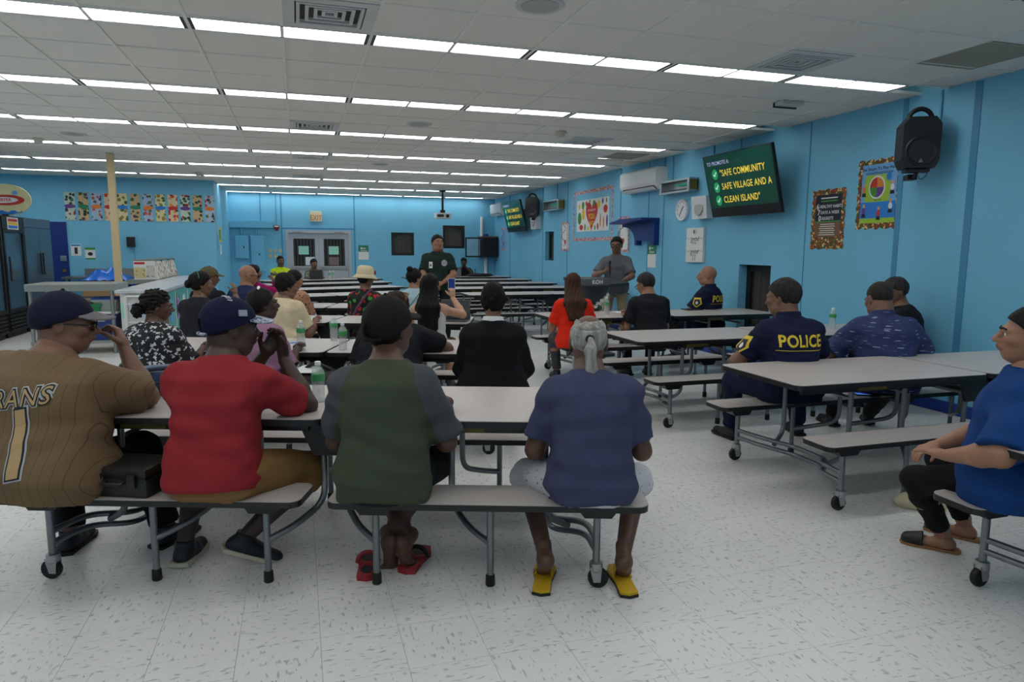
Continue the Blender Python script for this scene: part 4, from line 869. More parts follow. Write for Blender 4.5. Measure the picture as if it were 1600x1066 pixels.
sx_, sy_ = at_table('U4', -.05, -.05); sheet(sx_, sy_, TZ, 20, 'crumpled white tissue on the table near the leopard print blouse', .05, .04)
sx_, sy_ = at_table('R1', -.15, .47); t = thing('mobile_phone', 'phone with a lit blue screen on the bench beside the patterned shirt', 'phone', (sx_, sy_, BZ), R(70)); MB().prism(rrect(-.036, .036, -.075, .075, .01), 0, .01).build('case', m_dark, t); MB().prism(rrect(-.032, .032, -.07, .07, .008), .01, .011).build('screen', M('lit_phone', (90, 130, 230), .2, emit=.6), t)
t = thing('spiral_notebook', 'spiral notebook at the edge of the table by the woman in blue', 'notebook', (3.02, 1.98, TZ), R(25)); MB().box(-.1, .1, -.14, .14, 0, .01).build('pages', m_wp, t)
mb = MB()
for k in range(14): mb.tube([(-.1+.006*math.cos(a*.785), -.125+.019*k, .006+.008*math.sin(a*.785)) for a in range(8)], .0015, 5, closed=True)
mb.build('spiral', m_dark, t)
tag(MB().tube([(4.85, 19.35, TZ), (4.85, 19.35, TZ+.22)], .012, 8).lathe([(.05, TZ), (.05, TZ+.015), (.012, TZ+.02)], Matrix.Translation((4.85, 19.35, 0))).build('desk_microphone', m_dark), 'black desk microphone on the farthest table', 'microphone')
lump('equipment_bag', m_bp, None, (4.55, 19.0, TZ), (5.3, 19.3, TZ+.09), 12); tag(bpy.data.objects['equipment_bag'], 'long black soft bag on the farthest table', 'bag')
# ------------------------------------------------------------------ people: smooth implicit surfaces polygonised with surface nets
class Field:
    def __init__(s, lo, hi, h):
        s.h = h; s.lo = np.array(lo, 'f4'); n = np.ceil((np.array(hi)-np.array(lo))/h).astype(int)+1
        s.ax = [(lo[i]+h*np.arange(n[i])).astype('f4') for i in range(3)]; s.v = np.full(n, .12, 'f4')
    def sl(s, lo, hi):
        out = []
        for i in range(3):
            a = max(0, int((lo[i]-s.lo[i])/s.h)); b = min(len(s.ax[i]), int((hi[i]-s.lo[i])/s.h)+2)
            if b <= a: return None
            out.append(slice(a, b))
        return tuple(out)
    def g(s, q): return s.ax[0][q[0]][:, None, None], s.ax[1][q[1]][None, :, None], s.ax[2][q[2]][None, None, :]
    def put(s, q, d, k):
        a = s.v[q]
        if k <= 0: s.v[q] = np.minimum(a, d); return
        t = np.clip(.5+.5*(a-d)/k, 0, 1); s.v[q] = a+(d-a)*t-k*t*(1-t)
    def custom(s, lo, hi, fn, k=0):
        q = s.sl(lo, hi)
        if q: s.put(q, fn(*s.g(q)).astype('f4'), k)
    def sub(s, lo, hi, fn, k=0):
        q = s.sl(lo, hi)
        if q: s.v[q] = np.maximum(s.v[q], -fn(*s.g(q)))
    def keep(s, fn):
        s.v = np.maximum(s.v, fn(s.ax[0][:, None, None], s.ax[1][None, :, None], s.ax[2][None, None, :]).astype('f4'))
    @staticmethod
    def f_cone(a, b, ra, rb, cap0=False, cap1=False, fl=None):
        a = np.array(a, 'f4'); b = np.array(b, 'f4'); ba = b-a; l2 = float(ba@ba)+1e-9; l = l2**.5
        def fn(X, Y, Z):
            px, py, pz = X-a[0], Y-a[1], Z-a[2]; t0 = (px*ba[0]+py*ba[1]+pz*ba[2])/l2; t = np.clip(t0, 0, 1)
            d = np.sqrt((px-t*ba[0])**2+(py-t*ba[1])**2+(pz-t*ba[2])**2)-(ra+(rb-ra)*t)
            if cap1: d = np.maximum(d, (t0-1)*l)
            if cap0: d = np.maximum(d, -t0*l)
            return d
        return fn
    def cone(s, a, b, ra, rb, k=.02, cap0=False, cap1=False):
        m = max(ra, rb)+.05+k; lo = np.minimum(a, b)-m; hi = np.maximum(a, b)+m
        s.custom(lo, hi, s.f_cone(a, b, ra, rb, cap0, cap1), k)
    @staticmethod
    def f_ell(c, r, A=None):
        def fn(X, Y, Z):
            x, y, z = X-c[0], Y-c[1], Z-c[2]
            if A is not None: x, y, z = (A[0][0]*x+A[0][1]*y+A[0][2]*z), (A[1][0]*x+A[1][1]*y+A[1][2]*z), (A[2][0]*x+A[2][1]*y+A[2][2]*z)
            k0 = np.sqrt((x/r[0])**2+(y/r[1])**2+(z/r[2])**2); return (k0-1)*min(r)
        return fn
    def ell(s, c, r, k=.02, A=None, sub=False):
        m = max(r)+.05+k; lo = np.array(c)-m; hi = np.array(c)+m
        (s.sub if sub else s.custom)(lo, hi, s.f_ell(c, r, A), k)
    def wrinkle(s, amp, freq, seed, aniso=(1, 1, 2.2)):
        r = np.random.RandomState(seed); idx = np.nonzero(np.abs(s.v) < .035)
        P = np.stack([s.ax[i][idx[i]] for i in range(3)], -1)*np.array(aniso, 'f4'); w = 0
        for j in range(7):
            d = r.normal(size=3); d /= np.linalg.norm(d); fq = freq*(.6+1.1*r.rand()); w = w+np.sin(P@(d*fq).astype('f4')+r.rand()*6.3+1.5*np.sin(P@(r.normal(size=3)*freq*.35).astype('f4')))
        s.v[idx] += (amp*w/2.6).astype('f4')
    def mesh(s):
        v = s.v; n = np.array(v.shape); neg = v < 0; c = n-1
        acc = np.zeros((*c, 3), 'f4'); cnt = np.zeros(c, 'f4')
        for ax in range(3):
            A = [slice(None)]*3; B = [slice(None)]*3; A[ax] = slice(0, -1); B[ax] = slice(1, None)
            va, vb = v[tuple(A)], v[tuple(B)]; cr = neg[tuple(A)] != neg[tuple(B)]
            I = np.nonzero(cr); t = va[I]/(va[I]-vb[I]); P = np.stack(I, -1).astype('f4'); P[:, ax] += t
            o = [i for i in range(3) if i != ax]
            for d0 in (0, 1):
                for d1 in (0, 1):
                    J = [np.array(k) for k in I]; J[o[0]] = J[o[0]]-d0; J[o[1]] = J[o[1]]-d1
                    ok = (J[o[0]] >= 0) & (J[o[1]] >= 0) & (J[o[0]] < c[o[0]]) & (J[o[1]] < c[o[1]])
                    JJ = tuple(k[ok] for k in J); np.add.at(acc, JJ, P[ok]); np.add.at(cnt, JJ, 1)
        idn = np.full(c, -1, 'i4'); W = np.nonzero(cnt > 0); idn[W] = np.arange(len(W[0]))
        V = acc[W]/cnt[W][:, None]*s.h+s.lo; Fq = []
        for ax in range(3):
            A = [slice(None)]*3; B = [slice(None)]*3; A[ax] = slice(0, -1); B[ax] = slice(1, None)
            cr = neg[tuple(A)] != neg[tuple(B)]; o = [(ax+1) % 3, (ax+2) % 3]; I = np.nonzero(cr)
            ok = (I[o[0]] > 0) & (I[o[1]] > 0) & (I[o[0]] < c[o[0]]) & (I[o[1]] < c[o[1]]); I = [k[ok] for k in I]
            fl = neg[tuple(I)]; q = []
            for d0, d1 in ((1, 1), (0, 1), (0, 0), (1, 0)):
                J = list(I); J[o[0]] = J[o[0]]-d0; J[o[1]] = J[o[1]]-d1; q.append(idn[tuple(J)])
            q = np.stack(q, -1); q[~fl] = q[~fl][:, ::-1]; Fq.append(q)
        return V, np.concatenate(Fq)
def joinp(parts):
    """[(V, F, material index)] -> arrays"""
    Vs, Fs, ms, o = [], [], [], 0
    for V, Fq, m in parts: Vs.append(V); Fs.append(Fq+o); ms.append(np.full(len(Fq), m)); o += len(V)
    return np.concatenate(Vs), np.concatenate(Fs), np.concatenate(ms)
def xf(Mx, V): A = np.array(Mx); return V@A[:3, :3].T+A[:3, 3]
def fball(c, r, h=.003, sq=(1, 1, 1)):
    f = Field(np.array(c)-np.array(r)*1.0-.008, np.array(c)+np.array(r)+.008, h); f.ell(c, r, 0); return f.mesh()
HEADS = {}
def head_patch(fem, fat):
    key = (fem, round(fat, 1))
    if key in HEADS: return HEADS[key]
    f = Field((-.12, -.15, -.2), (.12, .16, .16), .0045); jw = .054 if fem else .06
    f.ell((0, -.012, .03), (.077, .1, .093), 0); f.ell((0, .022, -.03), (jw+.006, .073, .085), .03)
    f.ell((0, .045, -.075), (jw*.72*fat, .045, .038), .03)
    if fat > 1.05: f.ell((0, .0, -.075), (.07*fat, .07, .055), .03)
    f.cone((0, -.02, -.05), (0, -.035, -.18), .056*fat if not fem else .046, .06*fat if not fem else .048, .03)
    f.ell((0, .085, .022), (.055, .02, .016), .02)                                   # brow
    f.cone((0, .1, .012), (0, .122, -.022), .008, .0135, .014)                         # nose
    for s in (-1, 1):
        f.ell((s*.012, .108, -.026), (.01, .012, .008), .008)
        f.ell((s*.033, .106, .006), (.017, .016, .011), 0, sub=True)                  # eye socket
        f.ell((s*.042, .066, -.018), (.024, .028, .022), .02)                          # cheek
        f.ell((s*.08, -.012, -.004), (.01, .021, .033), .008)                         # ear
        f.ell((s*.09, -.004, -.002), (.006, .011, .018), 0, sub=True)
    f.ell((0, .1, -.05), (.026, .014, .016), .012)
    P = [(*f.mesh(), 0)]
    for s in (-1, 1):
        P.append((*fball((s*.033, .085, .004), (.014, .014, .0115)), 1)); P.append((*fball((s*.033, .0965, .004), (.0062, .0045, .0062), .002), 2))
    P.append((*fball((0, .109, -.0465), (.022, .007, .0045), .0025), 3)); P.append((*fball((0, .107, -.055), (.02, .008, .0055), .0025), 3))
    HEADS[key] = joinp(P); return HEADS[key]
SK = {1: (190, 146, 118), 2: (156, 112, 88), 3: (122, 86, 68), 4: (94, 65, 52), 5: (68, 48, 40)}
def skin(i): return M('skin_%d' % i, SK[i], .5, var=.08, vscale=14, bump=.05, bscale=120)
m_eye = M('eye_white', (214, 208, 200), .3); m_iris = M('dark_iris', (24, 16, 12), .2)
def lips(i): return M('lips_%d' % i, tuple(int(v*.82) for v in (SK[i][0], SK[i][1]*.85, SK[i][2]*.85)), .45)
def ik(S, T, l1, l2, pole):
    S = np.array(S, float); T = np.array(T, float); d = T-S; L = np.linalg.norm(d); u = d/(L+1e-9)
    if L > (l1+l2)*.995: L = (l1+l2)*.995; T = S+u*L
    if L < abs(l1-l2)+.02: L = abs(l1-l2)+.02; T = S+u*L
    a = (l1*l1-l2*l2+L*L)/(2*L); h = max(l1*l1-a*a, 0)**.5; p = np.array(pole, float); p = p-u*(p@u); p /= np.linalg.norm(p)+1e-9
    return S+u*a+p*h, T
def unit(v): v = np.array(v, float); return v/(np.linalg.norm(v)+1e-9)
def hand_patch(wr, d, n, side, curl, sz=1., h=.005, spread=.0):
    """five separate fingers: d points along the hand, n out of the palm, side = +1 thumb towards d x n"""
    d = unit(d); n = unit(np.array(n)-d*np.dot(n, d)); x = np.cross(d, n)*side; wr = np.array(wr, float)
    f = Field(wr-.2*sz-.03, wr+.2*sz+.03, h); pts = []
    f.cone(wr-d*.02, wr+d*.03*sz, .026*sz, .027*sz, .01)
    for o in (-.026, -.009, .009, .026): f.cone(wr+d*.03*sz+x*o*.7*sz, wr+d*.085*sz+x*o*sz, .015*sz, .0125*sz, .012)
    for k, (o, ln) in enumerate(((.028, .074), (.0095, .083), (-.0095, .077), (-.027, .06))):
        p = wr+d*.088*sz+x*o*sz; dd = unit(d+x*(.5-k/3)*spread); a = 0
        for j, (fr, r0, r1) in enumerate(((.45, .0095, .0088), (.32, .0088, .008), (.23, .008, .0068))):
            a += curl*(.8, 1.1, .7)[j]; v = dd*math.cos(a)+n*math.sin(a); q = p+v*ln*fr*sz; f.cone(p, q, r0*sz, r1*sz, .003); p = q
    b = wr+d*.025*sz+x*.024*sz; v = unit(d*.7+x*.75+n*.35); q = b+v*.045*sz; f.cone(b, q, .0145*sz, .011*sz, .01)
    v2 = unit(d*.9+x*.25+n*(.3+curl*.5)); q2 = q+v2*.03*sz; f.cone(q, q2, .0105*sz, .0095*sz, .003); f.cone(q2, q2+unit(v2+n*.2*curl)*.022*sz, .0095*sz, .0075*sz, .003)
    return f.mesh()
TOR = [(-.03, .12, .09, 0), (0, .165, .125, -.005), (.14, .19, .145, 0), (.3, .175, .132, .005), (.46, .163, .122, .005), (.62, .172, .122, .0), (.76, .182, .124, -.006), (.84, .18, .114, -.012), (.9, .168, .1, -.016), (.95, .138, .086, -.018), (1.0, .1, .074, -.016), (1.05, .072, .062, -.01), (1.1, .055, .054, 0)]
def torso_fn(o, r, f, u, L, prof, infl, t0, t1, e=2.5):
    T = np.array(prof)
    def fn(X, Y, Z):
        x, y, z = X-o[0], Y-o[1], Z-o[2]
        t = (x*u[0]+y*u[1]+z*u[2])/L; a = x*r[0]+y*r[1]+z*r[2]; b = x*f[0]+y*f[1]+z*f[2]
        A = np.interp(t, T[:, 0], T[:, 1])+infl; B = np.interp(t, T[:, 0], T[:, 2])+infl; O = np.interp(t, T[:, 0], T[:, 3])
        k = ((np.abs(a)/A)**e+(np.abs(b-O)/B)**e)**(1/e); d = (k-1)*np.minimum(A, B)
        return np.maximum(d, np.maximum(t-t1, t0-t)*L)
    return fn
def decal(VF, vs, fs, place, mat, parent, name, off=.004, way=(0, 1, 0), step=.02):
    """lay flat geometry (in metres, xy) onto a garment: place maps xy to a start point, ray goes along way"""
    bvh = BVHTree.FromPolygons([tuple(v) for v in VF[0]], [tuple(int(i) for i in q) for q in VF[1]])
    bm = bmesh.new(); vv = [bm.verts.new((x, y, 0)) for x, y, *_ in vs]
    for q in fs:
        try: bm.faces.new([vv[i] for i in q])
        except ValueError: pass
    bmesh.ops.triangulate(bm, faces=bm.faces[:])
    for _ in range(3):
        ed = [e for e in bm.edges if e.calc_length() > step]
        if not ed: break
        bmesh.ops.subdivide_edges(bm, edges=ed, cuts=1); bmesh.ops.triangulate(bm, faces=bm.faces[:])
    w = Vector(way).normalized()
    for v in bm.verts:
        p = place @ Vector((v.co.x, v.co.y, 0)); h = bvh.ray_cast(p, w)
        v.co = (h[0]-w*off) if h[0] is not None else p+w*.3
    me = bpy.data.meshes.new(name); bm.to_mesh(me); bm.free(); me.materials.append(mat)
    o = bpy.data.objects.new(name, me); link(o); o.parent = parent; return o
BACK = lambda x, z: frame((x, -1.0, z), (1, 0, 0), (0, 0, 1), (0, -1, 0))
class W3(tuple): pass            # a target given in world coordinates

def person(label, x, y, rz, seat=BZ, stand=False, s=1., wid=1., waist=1., dep=1., lean=8, side=0, tw=0, hunch=.0, back=.05,
           head=(0, 0, 0), sk=3, fem=False, fat=1., L=None, R_=None, LF=None, RF=None, h=.012, armr=1., legr=1., shw=1.,
           top=None, sleeve='short', slen=.62, hem=.0, loose=.012, wr=.0035, collar=None, pants=None, plen='long', shoe=None, hair=None, hair_c=(22, 18, 16), group=None, wrf=26, shr=1.):
    rt = thing('person', label, 'person', (x, y, 0), rz, group); c_, s_ = math.cos(rz), math.sin(rz)
    def loc(p):
        if isinstance(p, W3): dx, dy = p[0]-x, p[1]-y; return np.array((c_*dx+s_*dy, -s_*dx+c_*dy, p[2]))
        return np.array(p, float)
    S_ = skin(sk); mats = [S_, m_eye, m_iris, lips(sk)]
    base = np.array((0, -back, seat-.004 if not stand else .90*s)); Lt = .58*s
    ry = Matrix.Rotation(R(tw), 3, 'Z') @ Matrix.Rotation(R(side), 3, 'Y') @ Matrix.Rotation(R(-lean), 3, 'X')
    # lean > 0 tips forward (+y)
    u = np.array(ry @ Vector((0, 0, 1))); r = np.array(ry @ Vector((1, 0, 0))); fw = np.array(ry @ Vector((0, 1, 0)))
    prof = []
    for t, a, b, o in TOR:
        ww = np.interp(t, [0, .3, .55, .8, 1.0], [wid*waist, wid*waist, wid*(waist*.6+.4), wid, min(wid, 1.12)]); dd = dep*np.interp(t, [0, .3, .6, 1], [waist, waist, .5+.5*waist, 1])
        if fem: ww *= np.interp(t, [0, .14, .46, .8, 1], [1.04, 1.06, .93, .88, .86])
        prof.append((t, a*ww*s, b*dd*s, o+hunch*(-.05*math.sin(math.pi*min(max(t, 0), 1))+.06*max(0, t-.7)/.3)))
    tp = lambda t: base+u*Lt*t+fw*np.interp(t, [q[0] for q in prof], [q[3] for q in prof])
    sw = .165*s*wid**.6*shw*(.88 if fem else 1); sh = {q: tp(.845)+r*sw*q for q in (-1, 1)}
    nb = tp(1.02); hd = unit(u*.55+np.array((0, 0, 1))*.7+fw*(.12+hunch)); hc = nb+hd*.14*s+np.array((0, .012, 0))
    Mh = Matrix.Translation(hc) @ (Matrix.Rotation(R(tw+head[0]), 4, 'Z') @ Matrix.Rotation(R(-head[1]), 4, 'X') @ Matrix.Rotation(R(head[2]), 4, 'Y')) @ Matrix.Scale(s*(1.02 if fem else 1.05), 4)
    # limbs
    arms = {}; l1, l2 = .295*s, .25*s
    for q, A in ((-1, L), (1, R_)):
        A = A or dict(w=(q*.16, .3, seat+.36)); el, wrp = ik(sh[q], loc(A['w']), l1, l2, A.get('pole', (q*.8, -.3, -.7)))
        arms[q] = (el, wrp, A)
    hips = {q: base+r*.095*s*q*wid**.4+np.array((0, .02, .085*s if not stand else 0)) for q in (-1, 1)}; legs = {}
    for q, F_ in ((-1, LF), (1, RF)):
        F_ = F_ or dict(a=(q*.13, .38, .085)); kn, an = ik(hips[q], loc(F_['a']), .425*s, .41*s, F_.get('pole', (q*.25, 1, .6)))
        legs[q] = (kn, an, F_)
    pts = [base, nb, hc]+[p for q in (-1, 1) for p in (sh[q], arms[q][0], arms[q][1], legs[q][0], legs[q][1])]
    mg = .26*max(wid, 1)*max(waist, 1)*max(dep, 1)**.5; lo = np.min(pts, 0)-mg; hi = np.max(pts, 0)+mg
    # --- body
    B = Field(lo, hi, h); B.custom(lo, hi, torso_fn(base, r, fw, u, Lt, prof, -.006, -.03, 1.08), 0)
    ar = armr*s
    for q in (-1, 1):
        el, wp, A = arms[q]; B.ell(sh[q], (.058*ar,)*3, .04); B.cone(sh[q], el, .05*ar, .041*ar, .03); B.cone(el, el+(wp-el)*.35, .041*ar, .04*ar, .02); B.cone(el+(wp-el)*.35, wp, .04*ar, .0265*s, .02)
        kn, an, F_ = legs[q]; lr = legr*s; B.cone(hips[q], kn, .083*lr, .056*lr, .03); B.cone(kn, kn+(an-kn)*.32, .054*lr, .056*lr, .02); B.cone(kn+(an-kn)*.32, an, .056*lr, .036*s, .02)
    B.cone(nb-u*.04, hc+np.array(Mh.to_3x3() @ Vector((0, -.02, -.06))), (.062 if not fem else .05)*fat*s, (.056 if not fem else .046)*fat*s, .04)
    P = [(*B.mesh(), 0)]; HV, HF, HM = head_patch(fem, fat); HV = xf(Mh, HV)
    Vh = []
    for q in (-1, 1):
        el, wp, A = arms[q]
        if A.get('hide'): continue
        d = A.get('d'); d = unit(wp-el) if d is None else d; P.append((*hand_patch(wp, d, A.get('n', (-q*.3, 0, -1)), A.get('flip', 1)*q, A.get('curl', .45), s*(.92 if fem else 1.), .005 if h < .015 else .007, A.get('spread', 0)), 0))
        kn, an, F_ = legs[q]
    feetf = {}
    for q in (-1, 1):
        kn, an, F_ = legs[q]; dirf = unit(F_.get('dir', (q*.2, 1, 0)))     # toe direction, may tilt down when the heel is lifted
        upf = unit(np.array((0, 0, 1.))-dirf*dirf[2]); sd = np.cross(dirf, upf); feetf[q] = (an, dirf, upf, sd)
        if F_.get('bare') or shoe is None or (isinstance(shoe, dict) and shoe.get('bare')):
            fs_ = s*(.9 if fem else 1); hh = max(.006, h*.7); Ff = Field(an-.28*fs_, an+.28*fs_, hh)
            b0 = an-upf*.055*fs_-dirf*.035*fs_; Ff.cone(an+upf*.03, an-upf*.03*fs_, .037*fs_, .036*fs_, .015); Ff.ell(b0, (.033*fs_,)*3, .03); Ff.cone(b0+dirf*.03, b0+dirf*.15*fs_-upf*.004, .034*fs_, .026*fs_, .03); Ff.cone(b0+dirf*.13*fs_+sd*.02, b0+dirf*.16*fs_+sd*.02, .024, .022, .02)
            for k in range(5):
                p0 = b0+dirf*.155*fs_+sd*q*(-.03+.016*k)*fs_-upf*.01; Ff.cone(p0, p0+dirf*(.045-.006*k)*fs_, .0125-.001*k, .011-.001*k, .006)
            P.append((*Ff.mesh(), 0))
    V, Fq, mi = joinp(P); V2 = np.concatenate([V, HV]); F2 = np.concatenate([Fq, HF+len(V)]); mi = np.concatenate([mi, HM])
    mesh_np('body', V2, F2, mats, rt, True, mi)
    out = dict(root=rt, Mh=Mh, sh=sh, arms=arms, legs=legs, feet=feetf, base=base, u=u, fw=fw, r=r, Lt=Lt, nb=nb, hc=hc, lo=lo, hi=hi, prof=prof, s=s)
    sd_ = abs(hash(label)) % 1000 if False else sum(map(ord, label)) % 997
    # --- shirt
    if top:
        T = Field(lo, hi, h); e = 2.5; pf = [(t, a+(loose if t < .9 else loose*.6)+max(0, .14-t)*.06, b+(loose if t < .9 else loose*.6)+max(0, .14-t)*.05, o) for t, a, b, o in prof]
        T.custom(lo, hi, torso_fn(base, r, fw, u, Lt, pf, 0, hem, 1.03 if sleeve != 'tank' else .82), 0)
        for q in (-1, 1):
            el, wp, A = arms[q]
            if sleeve in ('none', 'tank'): continue
            T.ell(sh[q]-u*.008, (.056*ar+loose*.4,)*3, .06)
            if sleeve == 'short': T.cone(sh[q], sh[q]+(el-sh[q])*slen, .053*ar+loose*.8, .054*ar+loose*1.2, .05, cap1=True)
            else:
                T.cone(sh[q], el, .053*ar+loose*.8, .048*ar+loose*.8, .05); T.cone(el, el+(wp-el)*.96, .049*ar+loose*.8, .034*ar+loose*.5, .025, cap1=True)
        if wr: T.wrinkle(wr, wrf, sd_)
        VF = T.mesh(); out['shirt'] = VF; so = mesh_np('shirt', *VF, top, rt); out['shirt_obj'] = so
        if collar:
            c0 = nb+u*.0; n2 = 26; mb = MB(); a0, b0 = .07*s*fat, .066*s*fat; hh = .045 if collar[1] == 'polo' else .014
            ring = lambda k, z, g: [c0+r*(a0+g)*math.cos(2*math.pi*i/n2)+fw*((b0+g)*math.sin(2*math.pi*i/n2)-.008)+u*(z-.03*max(0, math.sin(2*math.pi*i/n2))) for i in range(n2)]
            rr = [ring(0, -.03, .016), ring(1, hh*.7-.01, .01), ring(2, hh-.008, .004), ring(3, -.03, .002)]
            mb.add([p for g in rr for p in g], [(k*n2+i, k*n2+(i+1) % n2, (k+1)*n2+(i+1) % n2, (k+1)*n2+i) for k in range(3) for i in range(n2)]).build('collar', collar[0], rt, True, 60)
    # --- trousers
    if pants:
        Q = Field(lo, hi, h); lr = legr*s; Q.custom(lo, hi, torso_fn(base, r, fw, u, Lt, [(t, a-.001, b-.001, o) for t, a, b, o in prof], 0, -.03, .17 if not stand else .25), 0)
        for q in (-1, 1):
            kn, an, F_ = legs[q]
            if plen == 'long': Q.cone(hips[q], kn, .092*lr, .068*lr, .04); Q.cone(kn, kn+(an-kn)*.93, .067*lr, .055*lr, .03, cap1=True)
            elif plen == 'tight': Q.cone(hips[q], kn, .09*lr, .061*lr, .04); Q.cone(kn, kn+(an-kn)*.3, .06*lr, .06*lr, .03); Q.cone(kn+(an-kn)*.3, kn+(an-kn)*.88, .06*lr, .043*lr, .02, cap1=True)
            else: Q.cone(hips[q], kn+(kn-hips[q])*.02, .095*lr*shr, .088*lr*shr, .04, cap1=True)
        Q.wrinkle(.003, 24, sd_+5); Q.keep(lambda X, Y, Z: (seat-.002-Z if not stand else -Z)+0*X+0*Y if False else -Z-.5+0*X+0*Y)
        mesh_np('trousers' if plen != 'shorts' else 'shorts', *Q.mesh(), pants, rt)
    # --- shoes
    if isinstance(shoe, tuple):
        for q in (-1, 1):
            an, df, uf, sdv = feetf[q]; o0 = an-uf*.06*s; hh = max(.007, h*.7); Ff = Field(an-.3, an+.3, hh)
            Ff.cone(an+uf*.02, an-uf*.02, .045*s, .043*s, .02, cap0=True); Ff.cone(o0-df*.035+uf*.01, o0+df*.06+uf*.01, .04*s, .042*s, .03); Ff.cone(o0+df*.06+uf*.006, o0+df*.165*s+uf*.0, .041*s, .034*s, .03)
            Ff.keep(lambda X, Y, Z: -((X-o0[0])*uf[0]+(Y-o0[1])*uf[1]+(Z-o0[2])*uf[2])-.008)
            sh_ = mesh_np('shoe', *Ff.mesh(), shoe[0], rt)
            if len(shoe) > 1:
                pts2 = [(-.045, -.075), (.0, -.085), (.045, -.075), (.047, .05), (.052, .14), (.035, .195), (0, .205), (-.035, .195), (-.052, .14), (-.047, .05)]
                MB().prism([(a*s, b*s) for a, b in pts2], -.024, -.004, frame(Vector(o0), Vector(sdv), Vector(df), Vector(uf))).build('sole', shoe[1], sh_)
    # --- hair
    if hair:
        hm = M('hair_%d_%d_%d' % hair_c, hair_c, .62, spec=.18, bump=.4, bscale=90, stretch=(1, 1, .12), var=.35, vscale=60)
        HFd = Field((-.15, -.19, -.2), (.15, .16, .2), .005 if h < .015 else .007); th = dict(buzz=.004, ring=.006, short=.013, thick=.02, updo=.018, flat=.013).get(hair, .015)
        HFd.ell((0, -.014, .032), (.077+th, .1+th, .094+th), 0)
        if hair != 'buzz': HFd.wrinkle(.0025 if hair != 'updo' else .004, 90, sd_, (1, 1, .35) if hair not in ('updo', 'thick') else (1, 1, 1))
        hl = dict(short=([-.13, -.06, -.01, .02, .06, .1], [-.075, -.07, -.01, .035, .06, .085]), buzz=([-.13, -.06, -.01, .02, .06, .1], [-.06, -.055, -.01, .035, .06, .08]), ring=([-.13, -.06, -.01, .02, .06, .1], [-.075, -.07, -.005, .04, .06, .085])).get(hair, ([-.13, -.05, -.005, .03, .06, .1], [-.1, -.085, -.015, .03, .055, .078]))
        HFd.keep(lambda X, Y, Z: (np.interp(Y, *hl)-Z)*.8+0*X)
        if hair == 'ring': HFd.keep(lambda X, Y, Z: .0+Z-(.075-.35*np.maximum(0, -.03-Y))+0*X)
        if hair == 'bun': HFd.ell((0, -.1, .115), (.042, .042, .04), .01)
        if hair == 'lowbun': HFd.ell((0, -.13, .0), (.042, .035, .045), .012)
        if hair == 'updo': HFd.ell((0, -.03, .125), (.05, .06, .03), .03); HFd.ell((0, -.09, .08), (.06, .04, .05), .03)
        if hair == 'puff': HFd.ell((0, -.135, -.05), (.05, .045, .06), .015); HFd.wrinkle(.006, 120, sd_, (1, 1, 1))
        hv, hf_ = HFd.mesh(); parts = [(xf(Mh, hv), hf_, 0)]
        if hair in ('long', 'wavy'):
            lg = dict(long=.62, wavy=.36)[hair]; G = Field(hc+np.array((-.24, -.34, -lg-.1)), hc+np.array((.24, .16, .2)), .008)
            top_ = np.array(Mh @ Vector((0, -.045, .03))); hdx = np.array(Mh.to_3x3() @ Vector((1, 0, 0))); mid = np.array((hc[0], tp(.85)[1]-.125*dep-.02, tp(.9)[2])); end = np.array((hc[0], tp(.35)[1]-.15*dep-.03, hc[2]-lg))
            G.cone(top_+np.array((0, 0, .02)), top_-np.array((0, 0, .1)), .085, .095, .02)
            for o in (-.75, -.25, .25, .75): G.cone(top_-np.array((0, 0, .06))+hdx*.05*o, mid+hdx*.1*o, .05, .05, .03); G.cone(mid+hdx*.1*o, end+hdx*.075*o, .05, .022, .03)
            q = G.sl(G.lo, G.lo+9); X, Y, Z = G.g(q); G.v += (.004*np.sin(X*150+6*np.sin(Z*9))+.003*np.sin(X*310+Z*14)).astype('f4')*np.ones_like(G.v)
            fwd = np.array(Mh.to_3x3() @ Vector((0, 1, 0))); G.keep(lambda X, Y, Z: ((X-hc[0])*fwd[0]+(Y-hc[1])*fwd[1]+(Z-hc[2])*fwd[2])-.005)
            parts.append((*G.mesh(), 0))
        v_, f_, m_ = joinp(parts); out['hair'] = mesh_np('hair', v_, f_, hm, rt)
        for q in (-1, 1): MB().tube([Mh @ Vector((q*a, b, c)) for a, b, c in ((.016, .108, .026), (.034, .104, .032), (.052, .092, .026))], .0042, 6).build('eyebrow', hm, rt, True)
    return out
def cap(P, mat, brim, name='cap', hole=False, plane=(.016, .38), bulge=0):
    f = Field((-.13, -.15, -.06), (.13, .13, .18), .0045); f.ell((0, -.01, .028), (.097, .12, .113+bulge), 0)
    f.keep(lambda X, Y, Z: plane[0]+plane[1]*Y-Z+0*X)
    if hole: f.ell((0, -.125, .01), (.036, .05, .034), 0, sub=True)
    f.cone((0, -.01, .135+bulge), (0, -.01, .143+bulge), .008, .008, .002)
    v, q = f.mesh(); o = mesh_np(name, xf(P['Mh'], v), q, mat, P['root'])
    g = Field((-.1, .03, -.02), (.1, .21, .12), .004)
    g.custom((-.1, .03, -.02), (.1, .21, .12), lambda X, Y, Z: np.maximum(np.abs(Z-(plane[0]+.045-4.2*X*X-.22*(Y-.09)))-.0045, np.maximum((np.sqrt((X/.083)**2+((Y-.07)/.118)**2)-1)*.08, .055-Y)), 0)
    v, q = g.mesh(); mesh_np('brim', xf(P['Mh'], v), q, brim, o); 
    if hole:
        mb = MB(); mb.tube([P['Mh'] @ Vector((.094*math.sin(a), -.012-.114*math.cos(a), plane[0]-.036)) for a in [-.5+.1*i for i in range(11)]], .008, 8).build('strap', brim, o)
    return o
